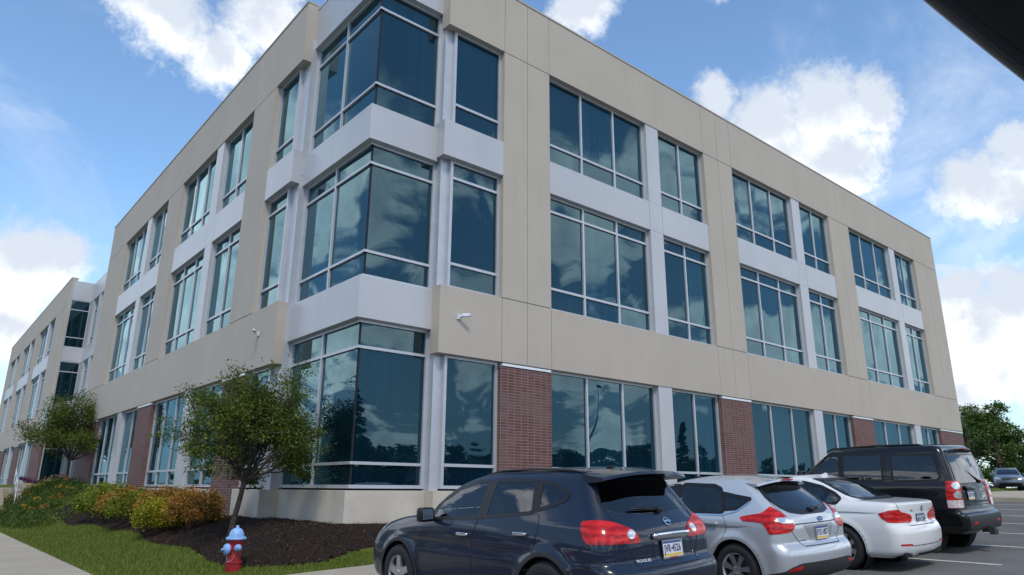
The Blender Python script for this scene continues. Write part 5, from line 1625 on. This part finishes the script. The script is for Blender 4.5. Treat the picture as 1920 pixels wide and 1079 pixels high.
def clump(x, y, colr, seed):
    r = np.random.default_rng(seed); z = land(x, y); root = empty('daylily', (x, y, z))
    tag(root, 'daylily with %s blooms on the green slope left of the shrubs' % colr, 'flower', '%s daylilies on the slope' % colr)
    V = []; F_ = []; leaves_into(V, F_, 0, 0, .2, .14, 60, .34, .09, -1., .5, r); mesh_obj('leaves', V, F_, [M['cover']], None, root)
    mb = MB()
    for k in range(7):
        px, py, pz = r.normal(0, .16), r.normal(0, .16), r.uniform(.38, .55); n = 6
        v = [(px, py, pz-.03)]; f = []
        for q in range(n):
            a = 2*math.pi*q/n; v += [(px+.035*math.cos(a-.4), py+.035*math.sin(a-.4), pz+.02), (px+.075*math.cos(a), py+.075*math.sin(a), pz+.035), (px+.035*math.cos(a+.4), py+.035*math.sin(a+.4), pz+.02)]
            f.append((0, 1+3*q, 2+3*q, 3+3*q))
        mb.add(v, f)
    mb.build('blooms', [M[colr]], root)
for i, (x, y, cl) in enumerate(fl): clump(x, y, cl, 300+i)
# low planter of purple and pale flowers before the entrance
pl = empty('planter', (-.50, 31.6, land(-1, 30) - .30)); tag(pl, 'low concrete planter of purple and pale flowers before the curved entrance canopy', 'planter')
mb = MB()
for (a, b_, c_, d_) in ((-1.1, 1.0, -.6, -.48), (-1.1, 1.0, .9, 1.02), (-1.1, -.98, -.48, .9), (.88, 1.0, -.48, .9)): mb.box(a, b_, c_, d_, -.6, .55)
mb.build('planter_wall', [M['walk']], pl, bevel=.02)
V = []; F_ = []; Vp = []; Fp = []
r_ = np.random.default_rng(5)
for k in range(70):
    x, y = r_.uniform(-1.2, 1.0), r_.uniform(-.6, .9); leaves_into(V, F_, x, y, .68 + .10*math.sin(x*4), .09, 22, .07, .8, 0, .6, r_)
for (x, y) in ((-.05, -.6), (.15, -.5), (.75, -.55), (-.15, -.7)):
    for k in range(5): leaves_into(Vp, Fp, x + r_.normal(0, .09), y, .60 + r_.normal(0, .12), .07, 26, .07, .8, 0, 1, r_)
mesh_obj('purple_flowers', V, F_, [M['purple']], None, pl); mesh_obj('pale_flowers', Vp, Fp, [M['palebloom']], None, pl)

# ---- trees at the far right, beyond the far parked cars
def lowtree(name, label, x, y, z, h, w, seed, mat, group=None, n=9000, size=.34, conifer=False):
    root = empty(name, (x, y, z)); tag(root, label, 'tree', group); r = np.random.default_rng(seed)
    T = MB(); T.tube([(0, 0, -.3), (.05, 0, h*.3), (0, .05, h*.65), (0, 0, h*.95)], [w*.03+.05, w*.024+.04, .05, .02], 8)
    T.build('trunk', [M['bark']], root, smooth=True)
    V = []; F_ = []; L = MB()
    if conifer:
        for k in range(n//40):
            t = r.random()**.8; zz = h*(.04 + .94*t); rr = w*.5*(1 - t)**.8*r.uniform(.45, 1.0) + .1; a = r.uniform(0, 6.28)
            ex, ey = rr*math.cos(a), rr*math.sin(a)
            if k % 3 == 0: L.tube([(0, 0, zz+.1), (ex, ey, zz - rr*.12)], [.03, .008], 4, caps=False)
            for q in range(4):
                u = .35 + .65*q/3; leaves_into(V, F_, ex*u, ey*u, zz - rr*.12*u, .14, 10, size*.7, .25, .1, .35, r)
    else:
        cl = []
        for k in range(26):
            a = r.uniform(0, 6.28); e = math.asin(r.uniform(-.5, 1)); q = r.uniform(.45, .92)
            cl.append((w*.5*q*math.cos(a)*math.cos(e), w*.5*q*math.sin(a)*math.cos(e), h*(.58 + .40*q*math.sin(e)), r.uniform(.10, .17)*w))
        for (cx, cy, cz, cr) in cl:
            L.tube([(0, 0, h*.22 + .2*cz), (cx*.5, cy*.5, cz*.7), (cx, cy, cz)], [.07, .04, .015], 5, caps=False)
            m = n//26//10
            for j in range(m):
                v = r.normal(0, 1, 3); v /= np.linalg.norm(v); q = r.uniform(.5, 1.05)
                leaves_into(V, F_, cx + v[0]*cr*q, cy + v[1]*cr*q, cz + v[2]*cr*q*.75, .12*cr + .05, 10, size, .55, .2, .7, r)
    L.build('limbs', [M['bark']], root, smooth=True); mesh_obj('crown', V, F_, [mat], None, root)
    return root
lowtree('deciduous_tree', 'big dark green tree behind the far blue-grey vehicle at the right edge', 69.5, 8.6, 1.4, 8.0, 7.5, 71, M['leaf_dark'], n=22000, size=.22)
lowtree('deciduous_tree', 'thin pale-leaved tree beside the far end of the office building', 62.0, 8.6, 1.4, 6.6, 4.0, 72, M['leaf_pale'], n=3600, size=.24)
lowtree('deciduous_tree', 'tall dark tree behind the thin pale-leaved one at the far right', 76.0, 12.6, 1.4, 8.8, 6.5, 73, M['leaf_dark'], n=18000, size=.24)
lowtree('spruce_tree', 'layered spruce at the right edge, in front of the dark trees', 63.5, 3.2, 1.4, 7.4, 6.6, 74, M['needle'], n=12000, size=.40, conifer=True)
lowtree('deciduous_tree', 'low bushy tree between the big dark tree and the spruce', 74.0, 7.0, 1.4, 5.0, 7.0, 75, M['leaf_pale'], n=9000, size=.30)
for i, (x, y, h, w) in enumerate(((66, 10.2, 3.0, 5.0), (67, 6.0, 2.6, 5.0), (68, 2.0, 3.0, 5.5), (72, 14.5, 3.4, 6.0), (66, -2.0, 3.2, 5.0), (80, 2.0, 5.5, 8.0))):
    lowtree('bush', ['leafy bush under the thin pale-leaved tree at the far right', 'leafy bush directly behind the far blue-grey vehicle', 'leafy bush at the foot of the spruce', 'larger bush beside the far corner of the building', 'leafy bush right of the spruce at the picture edge', 'broad dark bush rising behind the spruce at the right edge'][i],
            x, y, 1.1, h, w, 90 + i, M['leaf_dark'] if i != 3 else M['leaf_pale'], n=5200, size=.22)
# ---- trees across the lot and the drive, seen reflected in the glass
lt = lowtree('roadside_tree', 'dark tree of the belt across the parking lot, reflected in the ground floor glass', 12, -58, 0, 10, 10, 81, M['leaf_dark'], 'trees reflected in the ground floor glass', n=5200, size=.75)
ct = lowtree('spruce_tree', 'dark spruce of the belt across the parking lot, reflected in the ground floor glass', 26, -50, 0, 12, 7, 82, M['needle'], 'spruces reflected in the ground floor glass', n=5200, size=.8, conifer=True)
k = 0
rr = np.random.default_rng(9)
spots = [(x, -58 - 6*rr.random()) for x in range(-70, 150, 4) if x != 12] + [(-46 - 6*rr.random(), y) for y in range(-40, 80, 9)] + [(-50, 124), (-40, 135)]
for (x, y) in spots:
    src = lt if rr.random() < .88 else ct
    s = rr.uniform(.62, .92)
    c_ = copy_tree(src, loc=(x, y, 0), rot=(0, 0, rr.uniform(0, 6.28))); c_.scale = (s*1.25, s*1.25, s*.85)
for (x, y, s) in ((64, -40, .75), (74, -44, .8)):
    c_ = copy_tree(ct, loc=(x, y, 0), rot=(0, 0, x)); c_.scale = (s, s, s)
# ------------------------------------------------------------------ fire hydrant
M['hyd_red'] = simple('hydrant_red', (.36, .012, .020), .5, var=.4, scale=7, coat=.3, bump=.1, bscale=40)
M['hyd_blue'] = simple('hydrant_blue', (.22, .40, .70), .5, var=.25, scale=7, coat=.2, bump=.1, bscale=40)
H = empty('fire_hydrant', (-1.97, -.36, gz(-1.97, -.36) - .02), (0, 0, R(0))); tag(H, 'red fire hydrant with light blue bonnet and caps, on the grass by the sidewalk', 'fire hydrant')
H.scale = (.98, .98, .98)
mb = MB()
mb.lathe([(.0, 0), (.125, 0), (.128, .02), (.128, .145), (.138, .15), (.138, .175), (.124, .18), (.112, .19), (.108, .30), (.108, .50), (.118, .515), (.118, .53), (0, .53)], n=40)
mb.build('barrel', [M['hyd_red']], H, smooth=True, angle=35)
mb = MB()
mb.lathe([(.145, .525), (.168, .53), (.172, .545), (.165, .56), (.128, .572), (.122, .60), (.112, .64), (.090, .68), (.058, .705), (.030, .715), (.026, .722), (.026, .748), (.018, .756), (0, .757)], n=40)
for k in range(8):
    a = 2*math.pi*k/8; mb.lathe([(0, .556), (.011, .556), (.011, .572), (0, .573)], c=(.15*math.cos(a), .15*math.sin(a), 0), n=6)
mb.build('bonnet', [M['hyd_blue']], H, smooth=True, angle=35)
def nozzle(parent, ang, z, r, ln, name='nozzle_cap'):
    e = empty(name, (0, 0, z), (0, 0, ang), parent)
    mb = MB(); mb.lathe([(r*.95, -.09), (r*.95, -.125), (r*1.05, -.13), (r*1.05, -.14)], axis='y', n=28); mb.build('nozzle', [M['hyd_red']], e, smooth=True, angle=35)
    mb = MB(); y = -.14
    mb.lathe([(r*1.16, y+.006), (r*1.20, y), (r*1.20, y-.028), (r*1.1, y-.040), (r*.72, y-.058), (r*.38, y-.064), (.020, y-.068), (.018, y-ln), (0, y-ln-.002)], axis='y', n=28)
    mb.build('cap', [M['hyd_blue']], e, smooth=True, angle=35, recalc=True)
# directions measured from -y (towards the lot); positive turns towards +x
nozzle(H, R(-58-20), .375, .078, .115); nozzle(H, R(-5), .400, .050, .09); nozzle(H, R(-5+180), .400, .050, .09)
ch = MB(); pts = []
a0, a1 = R(-92), R(-12)
for k in range(26):
    t = k/25; a = a0 + (a1 - a0)*t; rr_ = .128 + .03*math.sin(math.pi*t); z = .355 - .16*math.sin(math.pi*t)**.8 - .02*t
    pts.append((rr_*math.sin(a), -rr_*math.cos(a), z))
for k in range(25):
    p, q = Vector(pts[k]), Vector(pts[k+1]); ch.tube([tuple(p), tuple(p.lerp(q, .8))], .0042, 6)
ch.build('chain', [M['rim']], H, smooth=True)

# ------------------------------------------------------------------ security cameras
def seccam(x, y, z, rz, label):
    e = empty('security_camera', (x, y, z), (0, 0, rz)); e.scale = (.72, .72, .72); tag(e, label, 'security camera', 'security cameras on the wall')
    mb = MB(); mb.box(-.07, .07, -.07, 0, -.075, .075); mb.build('junction_box', [M['plate']], e, bevel=.008)
    mb = MB(); mb.tube([(0, -.07, 0), (.03, -.13, .0), (.07, -.15, .012)], [.028, .026, .024], 12); mb.build('arm', [M['plate']], e, smooth=True)
    mb = MB(); mb.tube([(.02, -.135, .03), (.24, -.27, .035)], .042, 16); mb.box(-.0, .0, 0, 0, 0, 0) if False else None
    h_ = mb.build('camera_housing', [M['plate']], e, smooth=True, angle=40)
    mb = MB(); mb.tube([(.22, -.258, .035), (.25, -.276, .035)], .036, 16); mb.build('lens', [M['dark']], h_, smooth=True, angle=40)
    mb = MB(); mb.tube([(.02, -.135, .062), (.27, -.288, .070)], [.040, .044], 10); mb.build('sun_shield', [M['plate']], e, smooth=True)
seccam(2.72, 0, 5.19, 0, 'white security camera on the beige band right of the glazed corner')
seccam(0, 5.05, 5.21, R(-90), 'white security camera on the beige band left of the glazed corner')

# ------------------------------------------------------------------ steps and railing by the entrance
mb = MB()
for k in range(8):
    y0 = 28.0 + .30*k; mb.box(-3.64, -2.45, y0, 30.5, -.2, .16 + .135*(k+1))
mb.box(-3.64, -2.45, 30.5, 40, -.2, 1.24); mb.box(-2.45, 1.2, 33.5, 40, -.2, 1.24)
o = mb.build('path', [M['walk']], bevel=.01); o['kind'] = 'structure'
st = empty('stair_wall', (-1.80, 27.2, 0)); tag(st, 'curved low concrete side wall of the entrance steps at the left edge', 'wall')
mb = MB(); n = 22; v = []
for i in range(n+1):
    t = i/n; y = -1.6 + 6.4*t; x = -.80*(1-t)**2 + .12*math.sin(t*3); z = .10 + 1.14*sstep(.05, .95, t)
    v += [(x-.11, y, -.1), (x+.11, y, -.1), (x+.11, y, z), (x-.11, y, z)]
f = []
for i in range(n):
    for j in range(4): f.append((4*i+j, 4*i+(j+1) % 4, 4*i+4+(j+1) % 4, 4*i+4+j))
f += [(0, 1, 2, 3), tuple(4*n+j for j in (3, 2, 1, 0))]
mb.add(v, f); mb.build('wall', [M['walk']], st, recalc=True)
ra = empty('railing', (-2.0, 26.6, 0)); tag(ra, 'light metal handrail curving up the entrance steps at the left edge', 'railing')
path = [(-.28 + .42*t + .04*math.sin(t*5), 5.3*t, 1.12 + 1.12*sstep(.0, 1., t) + .06*math.sin(t*6.28)) for t in np.linspace(0, 1, 16)]
mb = MB(); mb.tube(path, .024, 10); mb.build('handrail', [M['frame']], ra, smooth=True)
mb = MB(); mb.tube([(x, y, z-.45) for x, y, z in path], .016, 8); mb.build('lower_rail', [M['frame']], ra, smooth=True)
for i in (1, 5, 9, 13):
    x, y, z = path[i]; mb = MB(); mb.tube([(x, y, z-1.0), (x, y, z)], .022, 8); mb.build('post', [M['frame']], ra, smooth=True)

# ------------------------------------------------------------------ island at the right
xs_i = lin(23.8, 30.2, .8)
sheet('sidewalk', xs_i, lin(-40, -3.2, 2.3), lambda x, y: lot_z(x) + .13, M['walk'])
mb = MB()
for y in lin(-40, -3.2, 2.3)[:-1]:
    z = lot_z(23.8); mb.box(23.64, 23.80, y, y + 2.28, z - .2, z + .134)
o = mb.build('kerb', [M['walk']]); o['kind'] = 'structure'
sheet('lawn', lin(30.2, 36.5, .9), lin(-40, -3.2, 2.3), lambda x, y: lot_z(x) + .12, M['grass'])

# ------------------------------------------------------------------ far vehicles
rows = [(.30, .12, 4.35, .80, .16, .30, .04, .10, .02, .03), (.40, .02, 4.58, .90, .16, .32, .04, .12, .02, .04), (.60, .0, 4.66, .93, .16, .34, .04, .13, .03, .05),
        (.80, .06, 4.62, .94, .16, .34, .04, .13, .03, .06), (.95, .09, 4.48, .93, .16, .36, .04, .13, .04, .07), (1.03, .12, 4.20, .91, .16, .36, .04, .13, .04, .08),
        (1.09, .15, 3.60, .89, .16, .32, .04, .13, .05, .08), (1.14, .18, 3.35, .86, .16, .28, .04, .13, .06, .08), (1.35, .34, 2.95, .79, .17, .24, .04, .10, .08, .07),
        (1.55, .50, 2.50, .70, .17, .22, .04, .10, .10, .07), (1.62, .62, 2.25, .63, .16, .20, .04, .10, .1, .07), (1.67, .85, 1.95, .48, .14, .16, .03, .07, .08, .05), (1.69, 1.1, 1.7, .2, .08, .08, .02, .03, .05, .05)]
c = Car(rows, (.95, 3.65), .35, flare=.015, step=.05, ns=80, n_end=10, nc=7)
A5 = empty('distant_car'); tag(A5, 'blue-grey sport utility vehicle facing the camera beyond the island at the right edge', 'car')
wsh = [(-.70, 1.13), (.70, 1.13), (.58, 1.56), (-.58, 1.56)]
c.body(M['bluegrey'], A5, [])
c.patch('windshield', 'F', wsh, M['pglass'], A5, .006, res=.08)
for v in 'LR':
    for q in ([(3.05, 1.10), (2.15, 1.12), (2.15, 1.54), (2.50, 1.50)], [(2.05, 1.12), (1.15, 1.14), (1.15, 1.55), (2.05, 1.55)]):
        c.patch('window', v, q, M['pglass'], A5, .006, res=.08)
    sg = -1 if v == 'L' else 1
    c.patch('headlight', 'F', [(sg*.52, .80), (sg*.84, .82), (sg*.86, .98), (sg*.60, .92)], M['lampclear'], A5, .01, res=.05)
    mb = MB(); rbox(mb, (sg*1.02, 3.0, 1.18), (.2, .12, .17)); mb.build('mirror', [M['bluegrey']], A5, smooth=True)
    mb = MB(); mb.tube([(sg*.60, 2.3, 1.62), (sg*.60, 1.9, 1.70), (sg*.60, 1.0, 1.70), (sg*.6, .7, 1.64)], .018, 6); mb.build('roof_rail', [M['chrome']], A5, smooth=True)
c.patch('grille', 'F', [(-.45, .78), (.45, .78), (.42, .92), (-.42, .92)], M['trim'], A5, .012, res=.06)
mb = MB(); mb.box(-.40, .40, 4.70, 4.72, .845, .860); mb.build('grille_bar', [M['chrome']], A5)
c.patch('bumper', 'F', [(-.70, .34), (.70, .34), (.66, .56), (-.66, .56)], M['trim'], A5, .012, res=.06)
wells(c, A5, xo=.86)
for sg in (-1, 1):
    for yw in c.wheels: wheel(A5, sg*.80, yw, .35, .225, sg, 5, 'five', .235)
A5.location = (58.6, 5.2, lot_z(57) + .01); A5.rotation_euler = (0, 0, R(108))
# a second white sedan parked on the drive, its corner at the left edge of the picture
c5 = copy_tree(A3); c5.scale = (1, 1, 1); c5.location = (-6.42, -3.05, -.20); c5.rotation_euler = (0, 0, 0)
c5['label'] = 'white sedan on the drive left of the sidewalk, only its rear corner showing'; c5['group'] = 'white sedans'
if 'group' in c5.keys(): del c5['group']

# ------------------------------------------------------------------ seen reflected: lamp post and a neighbouring building
lp = empty('street_lamp', (33.8, -25, .5)); tag(lp, 'dark lot lamp post reflected as a thin line in the ground floor glass', 'street lamp')
mb = MB(); mb.tube([(0, 0, 0), (0, 0, 8.6)], [.11, .06], 10); mb.build('pole', [M['plastic']], lp, smooth=True)
mb = MB(); mb.box(-.3, .9, -.18, .18, 8.6, 8.75); mb.build('lamp_head', [M['plastic']], lp, bevel=.03)
nb = empty('neighbouring_building', (-60, 96, -.2)); tag(nb, 'pale three storey building with a hipped roof, reflected in the corner glass', 'building')
mb = MB(); mb.box(-12, 12, -14, 14, 0, 11); mb.build('wall', [M['beige']], nb)
mb = MB(); mb.add([(-13, -15, 11), (13, -15, 11), (13, 15, 11), (-13, 15, 11), (-5, -6, 14.5), (5, -6, 14.5), (5, 6, 14.5), (-5, 6, 14.5)], [(0, 1, 5, 4), (1, 2, 6, 5), (2, 3, 7, 6), (3, 0, 4, 7), (4, 5, 6, 7), (3, 2, 1, 0)]); mb.build('roof', [M['roof']], nb)
for z in (1.2, 4.6, 8.0):
    for k in range(5):
        y = -12 + 5.1*k; mb = MB(); mb.box(12.0, 12.05, y, y + 3.4, z, z + 2); mb.build('window', [M['glass']], nb)
        mb = MB(); mb.box(-12 + 4.9*k + .4, -12 + 4.9*k + 3.6, -14.05, -14.0, z, z + 2); mb.build('window', [M['glass']], nb)

# ------------------------------------------------------------------ window frame of the car the picture is taken from
wf = empty('car_window_frame', (-5.96, -12.70, 1.74)); tag(wf, 'out-of-focus black car window frame crossing the top right corner', 'car window frame')
e0 = Vector((-5.99, -12.674, 1.740)); dl = Vector((.047, -.038, -.065)); nrm = Vector((.329, -.563, .7586)); o0 = Vector((-5.96, -12.70, 1.74))
pts = []
for t in np.linspace(-4, 6, 24):
    pts.append(e0 + dl*t + nrm*(.0605 + .0014*(t-.5)**2) - o0)
mb = MB(); mb.tube([tuple(p) for p in pts], .05, 20); mb.build('frame', [M['trim']], wf, smooth=True)
mb = MB(); mb.tube([tuple(p - nrm*.047) for p in pts], .006, 10); mb.build('rubber_seal', [M['rubber']], wf, smooth=True)
